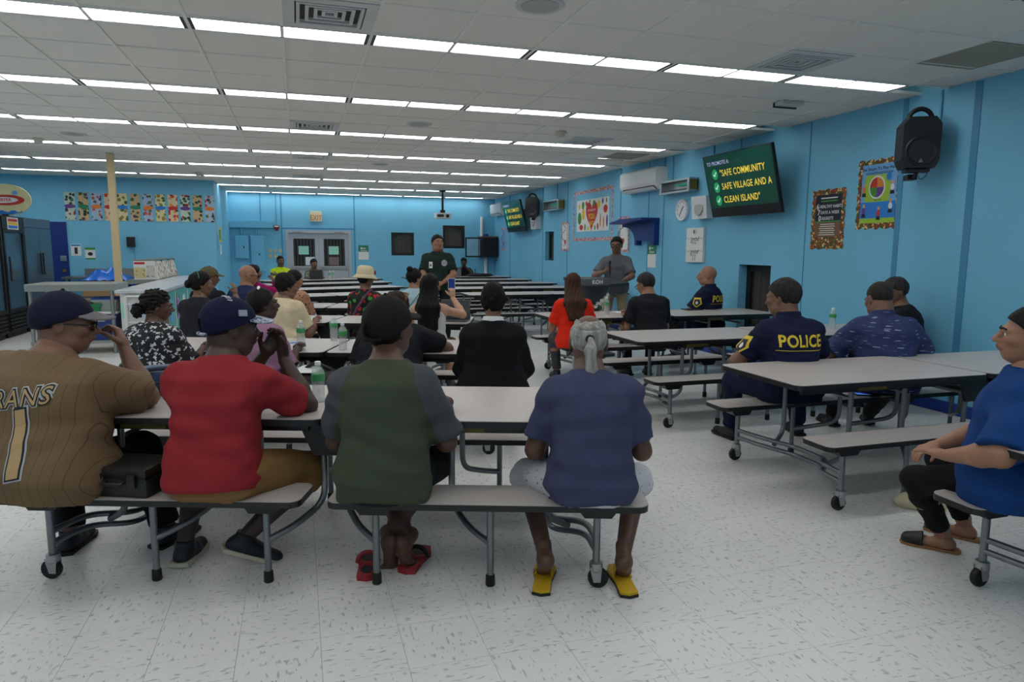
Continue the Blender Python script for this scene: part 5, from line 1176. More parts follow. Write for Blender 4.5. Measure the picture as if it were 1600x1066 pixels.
def specs(P, mat, dark=None):
    mb = MB(); Mh = P['Mh']
    for q in (-1, 1):
        mb.tube([Mh @ Vector((q*.034+.025*math.cos(a*.4488), .118-abs(q*.034+.025*math.cos(a*.4488))*.12, .004+.018*math.sin(a*.4488))) for a in range(14)], .0026, 6, closed=True)
        mb.tube([Mh @ Vector(p) for p in ((q*.059, .108, .008), (q*.079, .05, .01), (q*.083, -.02, .008), (q*.08, -.035, -.01))], .003, 6)
    mb.tube([Mh @ Vector(p) for p in ((-.01, .117, .006), (0, .12, .009), (.01, .117, .006))], .0025, 6)
    o = mb.build('glasses', mat, P['root'], True)
    if dark:
        mb = MB()
        for q in (-1, 1): mb.prism([(q*.034+.025*math.cos(a*.4488), .004+.018*math.sin(a*.4488)) for a in range(14)], -.001, .001, Mh @ frame((0, .1145, 0), (1, 0, 0), (0, 0, 1), (0, -1, 0)))
        mb.build('dark_lens', dark, o)
    return o
def seat_at(k, along, perp=-.51, turn=0, face=1):
    x, y = at_table(k, along, perp); return x, y, TAB[k][2]+(0 if face > 0 else math.pi)+R(turn)
# ------------------------------------------------------------------ the audience
def cloth(name, rgb, **k): return M(name, rgb, k.pop('rough', .85), spec=.2, bump=.12, bscale=k.pop('bs', 260), var=k.pop('var', .06), vscale=12, **k)
m_navycap = cloth('navy_cap_cloth', (24, 28, 48)); m_greybrim = cloth('grey_brim', (112, 108, 112)); m_blackcap = cloth('black_cap_cloth', (26, 25, 26)); m_blackp = cloth('black_trouser_cloth', (20, 20, 23)); m_shoe = M('dark_shoe', (24, 26, 34), .5); m_sole = M('cream_sole', (196, 188, 164), .6); m_bsole = M('black_sole', (16, 16, 17), .6)
SH = (m_shoe, m_bsole)
DESK = lambda q, x=.16, y=.3, z=.785, **k: dict(w=(q*x, y, z), pole=(q*.3, -.25, -1), n=(0, 0, -1), curl=.25, d=(-q*.45, .9, -.08), **k)
def bez(txt, size, **k): return text_geo(txt, size, **k)
# 1 man in the brown pinstripe jersey
m_jer = mat_stripes('brown_pinstripe_jersey', (110, 88, 60), (82, 64, 44), .03, .0009)
x, y, a = seat_at('U1', -1.30, turn=-4)
p = person('heavy man in a brown pinstripe baseball jersey and navy cap', x, y, a, s=1.06, wid=1.18, waist=1.42, dep=1.35, lean=13, side=5, hunch=.35, head=(-58, 6, 0), sk=3, fat=1.15, armr=1.25, legr=1.2,
           L=DESK(-1, .3, .22), R_=dict(w=(.22, .36, 1.03), pole=(.5, .2, -.85), d=(-.35, .1, .9), n=(-.9, -.2, 0), curl=.9), LF=dict(a=(-.1, .3, .085)), RF=dict(a=(.34, .42, .085)), h=.010, top=m_jer, slen=.85, loose=.038, wr=.006, wrf=17, collar=(m_blackp, 'tee'), pants=m_blackp, shoe=SH, hair='buzz', hair_c=(40, 30, 26))
cap(p, m_navycap, m_greybrim); specs(p, m_dark, M('amber_lens', (120, 96, 40), .1))
m_tan2 = M('jersey_letter_tan', (176, 146, 102), .7); m_ink = M('jersey_letter_ink', (18, 18, 30), .7); m_out = M('jersey_letter_outline', (176, 178, 178), .7)
zt = p['base'][2]
for b_, mm, of in ((.010, m_out, .0035), (.0055, m_ink, .0055), (0, m_tan2, .0075)):
    decal(p['shirt'], *bez('MR. RANS', .1, bold=b_, sx=.82, shear=.12), BACK(.05, zt+.46) @ Matrix.Rotation(R(5), 4, 'Z'), mm, p['shirt_obj'], 'lettering', of); decal(p['shirt'], *bez('11', .37, bold=b_*1.3+.004, sx=.85), BACK(.085, zt+.27) @ Matrix.Rotation(R(9), 4, 'Z'), mm, p['shirt_obj'], 'lettering', of)
# 2 man in the red shirt
m_redt = cloth('brick_red_jersey_knit', (142, 40, 46)); m_khaki = cloth('khaki_cotton', (134, 102, 62)); m_camo = mat_spots('camo_brim', (150, 158, 176), [(30, 36, 66), (190, 196, 206), (80, 90, 120)], 70, .5); m_navy2 = cloth('deep_navy_cap', (18, 24, 52))
x, y, a = seat_at('U1', -.46)
p = person('man in a red tee shirt, khaki shorts and camouflage brimmed cap', x, y, a, s=1.04, wid=.97, waist=1.02, dep=1.12, lean=14, hunch=.4, head=(-48, 4, 0), sk=5, armr=1.15, legr=1.05, fat=1.08,
           L=dict(w=(.1, .34, 1.0), pole=(-.6, 0, -.85), d=(.5, .1, .75), n=(.3, -.9, 0), curl=.6, spread=.4), R_=dict(w=(.2, .33, .99), pole=(.55, .1, -.85), d=(-.15, .1, .95), n=(-.6, -.8, 0), curl=.5, spread=.5),
           LF=dict(a=W3((-.575, 3.53, .09)), dir=(-.05, 1, -.05)), RF=dict(a=W3((-.29, 3.44, .13)), dir=(.85, .3, -.38), pole=(.9, .8, .5)), h=.010, top=m_redt, slen=.8, hem=.05, shr=1.12, loose=.018, wr=.0065, wrf=20, pants=m_khaki, plen='shorts', shoe=(m_shoe, m_sole), collar=(m_redt, 'tee'), hair='buzz', hair_c=(30, 24, 22))
c_ = cap(p, m_navy2, m_camo, hole=True)
m_flag = M('flag_patch', (140, 148, 160), .8); T = p['Mh'] @ frame((.094, .02, .075), (0, 1, 0), (-.35, 0, .94), (.94, 0, .35)) ; flat(c_, 'patch', T, rect(-.017, .017, -.013, .013), m_flag, -.008, .012)
m_wtx = M('cap_white_thread', (206, 208, 214), .8)
mb = MB()
for k in range(7): mb.tube([p['Mh'] @ Vector((-.05+.016*k+.005*math.cos(t_), -.01-.02*math.sin(t_*.5), .139-.0016*(k-3)**2)) for t_ in (0, 1.5, 3, 4.5)], .004, 5)
mb.build('embroidery', m_wtx, c_)
# 3 man in the green raglan tee
m_rag, nt_, b_, N_, L_ = nodes_of('green_raglan_knit', .9)
tc_ = N_('TexCoord'); sp_ = N_('SeparateXYZ'); L_(tc_.outputs['Object'], sp_.inputs[0]); ab_ = N_('Math', operation='ABSOLUTE'); L_(sp_.outputs[0], ab_.inputs[0])
m1_ = N_('Math', operation='MULTIPLY_ADD'); m1_.inputs[1].default_value = .3; m1_.inputs[2].default_value = -.44; L_(sp_.outputs[2], m1_.inputs[0]); s1_ = N_('Math', operation='ADD'); L_(ab_.outputs[0], s1_.inputs[0]); L_(m1_.outputs[0], s1_.inputs[1])
g1_ = N_('Math', operation='GREATER_THAN'); g1_.inputs[1].default_value = 0; L_(s1_.outputs[0], g1_.inputs[0]); x1_ = N_('Mix', data_type='RGBA'); x1_.inputs[6].default_value = lin((56, 66, 48)); x1_.inputs[7].default_value = lin((66, 70, 76)); L_(g1_.outputs[0], x1_.inputs[0]); L_(x1_.outputs[2], b_.inputs['Base Color'])
m_dsh = cloth('dark_shorts_cloth', (28, 28, 34))
x, y, a = seat_at('U1', .30)
p = person('man in a green raglan tee and black cap seen from behind', x, y, a, s=1.03, wid=.95, waist=1.05, dep=1.1, lean=9, hunch=.35, head=(-26, -4, 0), sk=4, armr=1.12,
           L=DESK(-1, .2, .31), R_=DESK(1, .24, .31), RF=dict(a=W3((.37, 3.2, .15)), dir=(-.1, .3, -.9), pole=(.5, 1, .5)), LF=dict(a=W3((.46, 3.17, .14)), dir=(.1, .3, -.9), pole=(-.5, 1, .5)), h=.010, top=m_rag, slen=.9, loose=.02, wr=.007, wrf=19, collar=(cloth('green_rib', (58, 70, 50)), 'tee'), pants=m_dsh, plen='shorts', hair='short', hair_c=(20, 17, 16))
cap(p, m_blackcap, m_blackcap, hole=True, bulge=.008)
m_slide = M('red_foam', (150, 34, 40), .6)
for wx, wy, rz_, sd in ((.27, 3.2, 10, 'left'), (.5, 3.2, -12, 'right')):
    t = thing('slide_sandal', 'red slide sandal under the green shirted man, %s' % ('beside the bench leg' if sd == 'left' else 'with a black strap facing out'), 'sandal', (wx, wy, 0), R(rz_-18))
    MB().prism([(-.045, -.12), (0, -.135), (.045, -.12), (.04, 0), (.052, .08), (.03, .135), (-.03, .135), (-.052, .08), (-.04, 0)], 0, .03).build('sole', m_slide, t)
    MB().prism(ellipse(0, -.07, .03, .04, 14), .03, .0315).prism(ellipse(0, .06, .033, .04, 14), .03, .0315).build('footbed_print', m_black, t)
    MB().tube([(.05*math.cos(R(q)), .03, .02+.05*math.sin(R(q))) for q in range(0, 181, 20)], .011, 8).build('strap', m_slide if sd == 'left' else m_black, t, True)
# 4 older man with grey ponytail
m_slate = cloth('slate_blue_knit', (62, 66, 94)); m_dots = mat_spots('white_dotted_cotton', (206, 206, 212), [(40, 42, 60)], 34, .17)
x, y, a = seat_at('U1', 1.21)
p = person('older man with a grey ponytail in a slate blue tee', x, y, a, s=.97, wid=.95, waist=1.06, dep=1.1, lean=12, hunch=.5, shr=1.12, head=(-2, 12, 0), sk=4, armr=1.08, legr=.95,
           L=DESK(-1, .2, .24), R_=DESK(1, .2, .24), LF=dict(a=W3((1.03, 2.82, .16)), dir=(-.1, .72, -.62), bare=1, pole=(-.34, 1, .6)), RF=dict(a=W3((1.37, 2.7, .16)), dir=(.05, .72, -.62), bare=1, pole=(.34, 1, .6)), h=.010, top=m_slate, slen=.78, loose=.016, wr=.006, wrf=20, collar=(m_slate, 'tee'), pants=m_dots, plen='shorts', hair='ring', hair_c=(150, 148, 142))
hm = MATS['hair_150_148_142']; Mh = p['Mh']; G = Field(np.array(p['hc'])-.42, np.array(p['hc'])+.2, .006)
tie = np.array(Mh @ Vector((0, -.118, .01))); pth = [tie, tie+np.array((.0, -.03, -.05)), tie+np.array((.01, -.04, -.15)), tie+np.array((.02, -.025, -.25)), tie+np.array((.03, -.02, -.3))]
for k, (r0, r1) in enumerate(((.013, .026), (.026, .029), (.029, .024), (.024, .008))): G.cone(pth[k], pth[k+1], r0, r1, .012)
G.wrinkle(.004, 130, 4, (1, 1, .25)); mesh_np('ponytail', *G.mesh(), hm, p['root'])
G = Field((-.13, -.15, -.1), (.13, .12, .17), .005); G.ell((0, -.012, .03), (.083, .106, .098), 0); G.wrinkle(.003, 110, 9, (.3, 1, 1)); G.ell((0, -.03, .135), (.062, .09, .062), 0, sub=True); G.keep(lambda X, Y, Z: np.interp(Y, [-.13, -.05, 0, .03, .1], [-.09, -.07, 0, .06, .12])-Z+0*X)
v_, f_ = G.mesh(); mesh_np('side_hair', xf(Mh, v_), f_, hm, p['root']); MB().tube([Mh @ Vector((.016*math.cos(k*.785), -.121, .008+.016*math.sin(k*.785))) for k in range(8)], .005, 6, closed=True).build('hair_tie', m_black, p['root'])
G = Field((-.1, .0, -.16), (.1, .15, .0), .006); G.ell((0, .045, -.085), (.068, .062, .05), 0); G.wrinkle(.003, 120, 2, (1, 1, .3)); v_, f_ = G.mesh(); mesh_np('beard', xf(Mh, v_), f_, hm, p['root'])
m_yff = M('yellow_foam', (206, 164, 24), .6)
for q in (-1, 1):
    an, df, uf, sd = p['feet'][q]; o0 = an-uf*.095-df*.02; T = frame(Vector(o0), Vector(sd), Vector(df), Vector(uf)); ang = .3
    T = frame(Vector((an[0]+.0, an[1]+.03, .014)), (math.cos(R(6*q)), math.sin(R(6*q)), 0), (-math.sin(R(6*q)), math.cos(R(6*q)), 0), (0, 0, 1))
    out_ = [(-.04, -.14), (0, -.155), (.04, -.14), (.038, -.02), (.052, .08), (.035, .13), (0, .14), (-.035, .13), (-.052, .08), (-.038, -.02)]
    ff = MB().prism(out_, .0, .012, T).build('flip_flop', m_yff, p['root']); MB().prism([(i*1.04, j*1.02) for i, j in out_], -.013, .0, T).build('sole', m_black, ff)
    MB().tube([T @ Vector(v) for v in ((-.042, -.01, .012), (-.02, .05, .05), (0, .095, .02), (.02, .05, .05), (.042, -.01, .012))], .007, 6).build('strap', m_yff, ff)
# 5 woman in the black and white floral blouse
m_bwf = mat_spots('black_white_floral', (20, 20, 24), [(206, 208, 212), (190, 192, 200), (20, 20, 24)], 30, .42, petals=True)
def sitter(label, k, al, turn=0, perp=-.51, face=1, **kw):
    x, y, a = seat_at(k, al, perp, turn, face); kw.setdefault('L', DESK(-1)); kw.setdefault('R_', DESK(1)); kw.setdefault('shoe', SH); kw.setdefault('pants', m_blackp)
    return person(label, x, y, a, **kw)
sitter('woman in a black and white floral blouse with a low curly ponytail', 'U2', -1.25, turn=-14, s=.91, fem=True, wid=1.22, waist=1.18, dep=1.2, lean=10, head=(-38, 8, 0), sk=4, armr=1.15, h=.012, top=m_bwf, slen=.85, loose=.025, hair='puff', hair_c=(26, 20, 18), R_=DESK(1, .26, .26))
# 7 woman in mauve
m_mauve = cloth('mauve_cotton', (152, 112, 138)); p = sitter('woman in a mauve tee with white hair clip facing the lectern', 'U2', -.52, turn=-14, s=.96, fem=True, wid=1.2, waist=1.15, dep=1.2, lean=15, hunch=.35, head=(-34, -4, 0), sk=5, fat=1.1, armr=1.2, top=m_mauve, slen=.9, loose=.022, wr=.005, hair='lowbun', hair_c=(30, 27, 27), R_=DESK(1, .26, .26), pants=cloth('cream_trousers', (170, 164, 146)))
MB().prism(ellipse(0, 0, .03, .011, 12), 0, .006, p['Mh'] @ frame((0.03, -.03, .136), (.8, -.5, -.3), (.3, .8, -.3), (.2, .1, .97))).build('hair_clip', m_wp, p['root'])
# 18 person in the black tee with streaked brown hair
m_btee = cloth('faded_black_tee', (26, 28, 33)); p = sitter('person in a black tee with streaked brown hair leaning on the table', 'U2', .52, s=.98, fem=True, wid=1.3, waist=1.2, dep=1.2, lean=24, hunch=.5, head=(-20, 22, 0), sk=3, armr=1.35, top=m_btee, slen=.8, loose=.02, hair='thick', hair_c=(46, 30, 22), L=DESK(-1, .26, .3), R_=dict(w=(.16, .36, .785), pole=(1.2, -.1, -.3), n=(0, 0, -1), curl=.3))
mb = MB()
for k in range(9): mb.tube([p['Mh'] @ Vector(((.096)*math.sin(t_)*(1), -.02+(-.118+.02*k)*math.cos(t_)*.9, .02+.012*k+.03*math.cos(t_))) for t_ in [-1.3+.26*j for j in range(11)]], .0045, 5)
mb.build('hair_streaks', M('honey_streak', (128, 82, 40), .45), p['root'], True)
# 17 woman in the black sweater with white collar
m_swt = cloth('black_sweater_knit', (15, 16, 20), bs=180); sitter('woman in a black sweater with a white shirt collar', 'U2', 1.29, s=.97, fem=True, wid=1.14, waist=1.16, dep=1.2, lean=8, head=(-6, 10, 0), sk=3, armr=1.25, top=m_swt, sleeve='long', loose=.022, wr=.003, collar=(m_wp, 'polo'), hair='updo', hair_c=(18, 14, 14), pants=m_blackp, L=DESK(-1, .18, .28), R_=DESK(1, .18, .28))
# 6 woman with a hand raised, and the man in the olive cap
m_dkg = cloth('charcoal_tee', (34, 34, 38)); p = sitter('dark haired woman in charcoal with a green hair band, hand near her face', 'U3', -1.3, turn=-14, s=.98, fem=True, wid=1.15, waist=1.1, lean=8, head=(-34, 4, 0), sk=3, armr=1.1, top=m_dkg, hair='lowbun', hair_c=(18, 16, 16), R_=dict(w=(.22, .3, 1.02), pole=(1, 0, -1), d=(-.1, .1, 1), n=(-1, 0, 0), curl=.5))
MB().tube([p['Mh'] @ Vector((.093*math.sin(t_), -.05, .03+.104*math.cos(t_))) for t_ in [-1.2+.24*k for k in range(11)]], .005, 6).build('hair_band', m_ngr, p['root'])
m_olc = cloth('olive_cap_cloth', (92, 84, 60)); p = sitter('man in black with an olive cap beyond the green hair band', 'U4', -1.48, turn=-10, s=.98, lean=10, head=(-40, 8, 0), sk=3, top=m_btee, sleeve='long', hair='short', h=.015); cap(p, m_olc, m_olc)
# 8 woman in the beige blouse
m_beige = cloth('beige_lace', (206, 190, 158), var=.12); p = sitter('woman in a beige lace blouse with short dark curly hair', 'U3', -.45, turn=-12, s=.97, fem=True, wid=1.24, waist=1.18, dep=1.2, lean=12, hunch=.3, head=(-32, 8, 0), sk=3, fat=1.08, armr=1.2, top=m_beige, slen=.8, loose=.025, hair='updo', hair_c=(22, 20, 20), R_=DESK(1, .28, .28), pants=cloth('cream_trousers', (170, 164, 146)))
# 16 long haired woman holding up a phone
m_ww = cloth('white_tank_top', (206, 204, 202)); p = sitter('woman with very long black hair and white tank top filming', 'U3', 1.12, s=.97, fem=True, wid=1.0, lean=2, head=(-8, -2, 0), sk=1, top=m_ww, sleeve='tank', hem=.28, loose=.006, wr=.002, hair='long', hair_c=(18, 15, 15), pants=cloth('tan_shorts', (172, 130, 90)), plen='shorts', L=DESK(-1, .15, .3), R_=dict(w=(.2, .3, 1.0), pole=(1, -.1, -1), d=(-.1, .1, 1), n=(-.5, .8, 0), curl=.9))
w_ = p['arms'][1][1]; t = thing('mobile_phone', 'phone held up by the long haired woman', 'phone', (0, 0, 0)); q_ = p['root']
rm = Matrix.Translation((q_.location.x, q_.location.y, 0)) @ Matrix.Rotation(q_.rotation_euler.z, 4, 'Z'); T = rm @ frame((w_[0]-.02, w_[1]+.05, w_[2]+.13), (1, 0, 0), (0, 0, 1), (0, -1, 0)); MB().prism(rrect(-.038, .038, -.078, .078, .01), -.004, .004, T).build('case', m_wp, t); MB().prism(rrect(-.034, .034, -.074, .074, .008), .004, .005, T).build('screen', M('phone_blue_screen', (40, 60, 130), .1, emit=.2), t)
# 9 bald man with sunglasses, 10 woman in magenta, 11 leopard blouse
m_nvt = cloth('navy_tee', (36, 44, 78)); p = sitter('bald man with dark sunglasses in a navy tee', 'U4', -1.0, turn=-14, s=1.02, wid=1.08, lean=12, head=(-44, 8, 0), sk=2, top=m_nvt, hair=None, h=.013); specs(p, m_dark, M('black_lens', (12, 12, 14), .1))
m_mag = cloth('magenta_blouse', (150, 20, 92)); sitter('woman in magenta partly behind the bald man', 'U5', -1.38, turn=-40, s=.97, fem=True, wid=1.1, lean=8, head=(-30, 0, 0), sk=3, top=m_mag, sleeve='long', loose=.02, hair='wavy', hair_c=(24, 18, 18), h=.015, R_=dict(w=(.2, .28, 1.0), pole=(1, 0, -1), d=(-.4, .2, .9), n=(-1, 0, 0), curl=.8))
m_leo = mat_spots('brown_leopard_blouse', (176, 128, 96), [(60, 38, 30), (112, 70, 50), (176, 128, 96)], 46, .4); sitter('woman with a dark bob in a brown leopard print blouse', 'U4', -.42, turn=-10, s=.95, fem=True, wid=1.15, waist=1.1, lean=12, hunch=.3, head=(-36, 12, 0), sk=2, armr=1.15, top=m_leo, slen=.9, loose=.022, hair='thick', hair_c=(20, 18, 18), h=.014)
# 14 cream bucket hat, 15 pale blue top
m_flo = mat_spots('black_red_floral', (20, 22, 22), [(206, 36, 40), (60, 150, 60), (206, 36, 40), (20, 22, 22)], 15, .45, petals=True); m_hat = cloth('cream_straw_hat', (214, 202, 168)); p = sitter('woman in a cream bucket hat and red flowered black blouse', 'U4', .55, turn=-6, s=.95, fem=True, wid=1.12, waist=1.08, lean=6, head=(-30, 6, 0), sk=3, top=m_flo, slen=.85, loose=.02, hair='short', hair_c=(30, 24, 22), h=.013)
prf = [(.15, .0), (.152, .008), (.12, .03), (.104, .05), (.1, .09), (.09, .13), (.06, .15), (.0, .154)]; hat = MB().lathe([(.09, .02), (.145, -.004)]+prf, p['Mh'] @ Matrix.Translation((0, -.01, .015)) @ Matrix.Scale(1.14, 4), 30).build('bucket_hat', m_hat, p['root'], True, 70)
MB().lathe([(.103, .05), (.106, .052), (.1035, .068), (.1, .07)], p['Mh'] @ Matrix.Translation((0, -.01, .015)) @ Matrix.Scale(1.14, 4), 30).build('hat_band', m_hat, hat, True); G = fball((.06, .09, .1), (.035, .03, .032), .006); mesh_np('hat_flower', xf(p['Mh'], G[0]), G[1], M('magenta_flower', (150, 14, 70), .6), hat)
mb = MB(); mb.tube([(-.13, -.2, .62), (-.04, -.215, .78), (.06, -.17, .93), (.1, -.06, 1.0)], .016, 8).build('bag_strap', M('plum_strap', (104, 56, 84), .7), p['root'])
m_ltb = cloth('pale_blue_top', (166, 196, 206)); p = sitter('woman with a high bun in a pale blue top and thin strap', 'U4', 1.18, turn=-6, s=.97, fem=True, wid=1.08, lean=8, head=(-34, 8, 0), sk=2, top=m_ltb, slen=.7, loose=.018, hair='bun', hair_c=(18, 16, 18), h=.013, pants=cloth('jean_blue', (50, 60, 84)))
MB().tube([(-.12, -.19, .6), (-.02, -.2, .78), (.1, -.14, .95)], .005, 6).build('bag_strap', m_black, p['root'])
# 12, 13 the two by the door, facing the room
m_neon = cloth('neon_yellow_knit', (196, 222, 40)); CROSS = dict(L=dict(w=(.1, .2, .86), pole=(-1, .3, -.5), d=(1, .1, .15), n=(0, -1, 0), curl=.3), R_=dict(w=(-.1, .23, .83), pole=(1, .3, -.5), d=(-1, .1, .1), n=(0, -1, 0), curl=.3))
sitter('man in a neon yellow shirt with arms folded before the door', 'U8', -.85, perp=.51, face=-1, turn=-14, s=1.04, wid=1.0, lean=2, head=(10, 2, 0), sk=4, top=m_neon, sleeve='long', hair='buzz', h=.016, back=.03, **CROSS)
m_camt = mat_spots('grey_camo_tee', (92, 100, 92), [(60, 70, 62), (120, 126, 116), (150, 150, 140)], 22, .5); p = sitter('man in a grey patterned tee at a laptop before the door', 'U8', .0, perp=.51, face=-1, turn=-18, s=.95, lean=10, head=(16, 8, 0), sk=3, top=m_camt, hair='short', h=.016)
# 20 man resting hands at his mouth in the far corner
sitter('man in a dark tee with hands at his mouth in the far corner', 'R9', .33, perp=.51, face=-1, turn=-12, s=.98, lean=12, head=(0, 10, 0), sk=5, top=m_btee, hair='short', h=.016, L=dict(w=(-.05, .28, 1.0), pole=(-1, .2, -.9), d=(.3, -.1, 1), n=(1, 0, 0), curl=.6), R_=dict(w=(.05, .28, 1.0), pole=(1, .2, -.9), d=(-.3, -.1, 1), n=(-1, 0, 0), curl=.6))
# 19 standing man in the dark green polo
m_pol = cloth('dark_green_polo', (28, 44, 38)); m_dkp = cloth('dark_trousers', (30, 32, 36)); STAND = dict(LF=dict(a=(-.14, .0, .09)), RF=dict(a=(.14, .0, .09)))
p = person('standing man in a dark green polo with clasped hands', 2.1, 10.8, R(165), stand=True, s=.985, wid=1.03, waist=1.1, dep=1.15, lean=-2, head=(24, -4, 0), sk=2, fat=1.1, armr=1.25, h=.012, back=0, L=dict(w=(-.09, .23, 1.0), pole=(-1, -.3, -.2), d=(.8, .2, -.4), n=(-.2, -.9, -.3), curl=.4), R_=dict(w=(.09, .25, .97), pole=(1, -.3, -.2), d=(-.8, .15, -.4), n=(.2, -.9, -.2), curl=.4), top=m_pol, hem=-.02, slen=.78, loose=.018, collar=(m_pol, 'polo'), pants=m_dkp, shoe=SH, hair='short', hair_c=(18, 15, 15), **STAND)
FRONT = lambda x, z: frame((x, 1.0, z), (-1, 0, 0), (0, 0, 1), (0, 1, 0))
decal(p['shirt'], ellipse(0, 0, .045, .05), [tuple(range(28))], FRONT(-.11, 1.3), M('badge_grey', (150, 152, 160), .6), p['shirt_obj'], 'chest_emblem', .004, (0, -1, 0)); decal(p['shirt'], rect(-.028, .028, -.05, .05), [(0, 1, 2, 3)], FRONT(.1, 1.27), m_wp, p['shirt_obj'], 'name_badge', .006, (0, -1, 0)); decal(p['shirt'], ellipse(0, 0, .012, .018), [tuple(range(28))], FRONT(.1, 1.265), m_dark, p['shirt_obj'], 'badge_photo', .009, (0, -1, 0))
# 21 speaker at the lectern with a microphone
m_gry = cloth('grey_henley', (98, 102, 108)); m_chn = cloth('stone_chinos', (150, 138, 116))
p = person('speaker in a grey shirt and glasses holding a microphone at the lectern', 4.62, 9.62, R(150), stand=True, s=.97, wid=.95, waist=1.06, dep=1.1, lean=3, head=(-4, 4, 0), sk=3, h=.012, back=0, armr=1.1, R_=dict(w=(.13, .25, 1.2), pole=(1, -.2, -.8), d=(-.5, .6, .45), n=(-.6, -.6, .2), curl=1.05), L=dict(w=(-.12, .36, 1.06), pole=(-1, -.2, -.6), d=(.6, .75, -.1), n=(0, 0, -1), curl=.3), top=m_gry, hem=-.02, slen=.8, loose=.016, pants=m_chn, shoe=SH, hair='short', hair_c=(20, 18, 18), **STAND)
specs(p, m_dark); w_ = p['arms'][-1][1]; MB().tube([w_+np.array(v) for v in ((-.03, -.03, 0), (0, .03, .0), (.03, -.01, 0), (0, -.035, 0))], .008, 6, closed=True).build('wristband', M('gold_band', (206, 170, 40), .35), p['root'])
rm = Matrix.Translation((4.62, 9.62, 0)) @ Matrix.Rotation(R(150), 4, 'Z'); w_ = p['arms'][1][1]; c0 = Vector(w_)+Vector((-.06, .06, .04)); t = thing('microphone', 'black handheld microphone in the speaker\'s hand', 'microphone'); up_ = Vector((.02, -.12, 1)).normalized()
MB().tube([rm @ (c0-up_*.1), rm @ (c0+up_*.08)], .014, 10).build('handle', m_dark, t, True); G = fball(tuple(rm @ (c0+up_*.1)), (.025, .025, .03), .006); mesh_np('head_grille', *G, M('mic_mesh', (60, 62, 64), .4, metal=.6), t)
# right side
m_rd = cloth('bright_red_shirt', (226, 44, 22)); sitter('woman in a bright red shirt with long straight brown hair', 'R3', -1.34, turn=-14, s=.97, fem=True, wid=.98, lean=7, hunch=.2, head=(-4, 10, 0), sk=2, armr=1.1, top=m_rd, slen=.75, loose=.016, hair='wavy', hair_c=(66, 42, 30), pants=cloth('grey_jeans', (70, 72, 78)), L=DESK(-1, .2, .26), R_=DESK(1, .2, .26))
p = sitter('man in a black tee and glasses reading at the table', 'R3', -.37, turn=-8, s=1.0, wid=.96, waist=1.05, dep=1.1, lean=15, hunch=.4, head=(26, 22, 0), sk=2, armr=1.15, top=m_btee, slen=.8, loose=.018, hair='short', hair_c=(44, 44, 46), L=DESK(-1, .24, .28)); specs(p, m_dark)
m_pnv = cloth('police_navy', (22, 28, 56)); m_gold = M('police_gold', (226, 196, 52), .7)
def police(p, zz, sz=.125, x0=0.0):
    decal(p['shirt'], *bez('POLICE', sz, bold=.003, sx=.82), BACK(x0, zz), m_gold, p['shirt_obj'], 'lettering', .004); decal(p['shirt'], rect(-.19*sz/.125, .19*sz/.125, -.008, -.004), [(0, 1, 2, 3)], BACK(x0, zz-.06*sz/.125), m_gold, p['shirt_obj'], 'lettering_rule', .004)
    for q, w in ((-1, (1, 0, 0)),):
        sh = p['sh'][q]; T = frame((-1.0, sh[1]+.03, sh[2]-.09), (0, -1, 0), (0, 0, 1), (-1, 0, 0)); shd = [(-.04, .05), (-.045, -.02), (0, -.065), (.045, -.02), (.04, .05)][::-1]
        decal(p['shirt'], [(i*1.15, j*1.15) for i, j in shd], [(0, 1, 2, 3, 4)], T, m_gold, p['shirt_obj'], 'arm_patch', .004, w); decal(p['shirt'], [(i*.8, j*.8-.006) for i, j in shd], [(0, 1, 2, 3, 4)], T, m_navy, p['shirt_obj'], 'arm_patch_field', .006, w); decal(p['shirt'], ellipse(0, -.01, .016, .02, 12), [tuple(range(12))], T, m_wp, p['shirt_obj'], 'arm_patch_seal', .008, w)
p = sitter('bald police officer in navy by the right wall', 'R3', 1.02, perp=.51, turn=34, s=1.03, wid=1.08, waist=1.1, dep=1.15, lean=3, head=(22, -2, 0), sk=2, fat=1.12, armr=1.2, top=m_pnv, slen=.8, loose=.018, collar=(m_pnv, 'polo'), hair=None, pants=m_pnv, L=dict(w=(-.14, .3, .62), pole=(-1, -.3, -.5), n=(0, 0, -1), curl=.3), R_=dict(w=(.12, .3, .62), pole=(1, -.3, -.5), n=(0, 0, -1), curl=.3)); police(p, p['base'][2]+.45, .12)
LAP = dict(L=dict(w=(-.18, .3, .63), pole=(-1, -.2, -.5), n=(0, 0, -1), curl=.3), R_=dict(w=(.16, .3, .63), pole=(1, -.2, -.5), n=(0, 0, -1), curl=.3))
p = sitter('police officer in navy with gold back lettering and short hair', 'R1', -.84, perp=.51, turn=-8, s=1.05, wid=1.0, waist=1.08, dep=1.12, lean=8, hunch=.35, head=(30, 8, 0), sk=3, fat=1.1, armr=1.2, legr=1.1, h=.010, top=m_pnv, slen=.75, loose=.018, wr=.005, collar=(m_pnv, 'polo'), hair='short', hair_c=(42, 38, 38), pants=m_pnv, LF=dict(a=W3((3.33, 4.72, .09)), pole=(-.4, 1, .5)), RF=dict(a=W3((3.95, 4.68, .09)), pole=(.4, 1, .5)), **LAP); police(p, p['base'][2]+.455, .118)
m_hw = mat_spots('navy_leaf_print', (34, 46, 92), [(84, 98, 140), (34, 46, 92), (130, 140, 166), (50, 62, 110)], 13, .3, (1, 1, 5.5), petals=True)
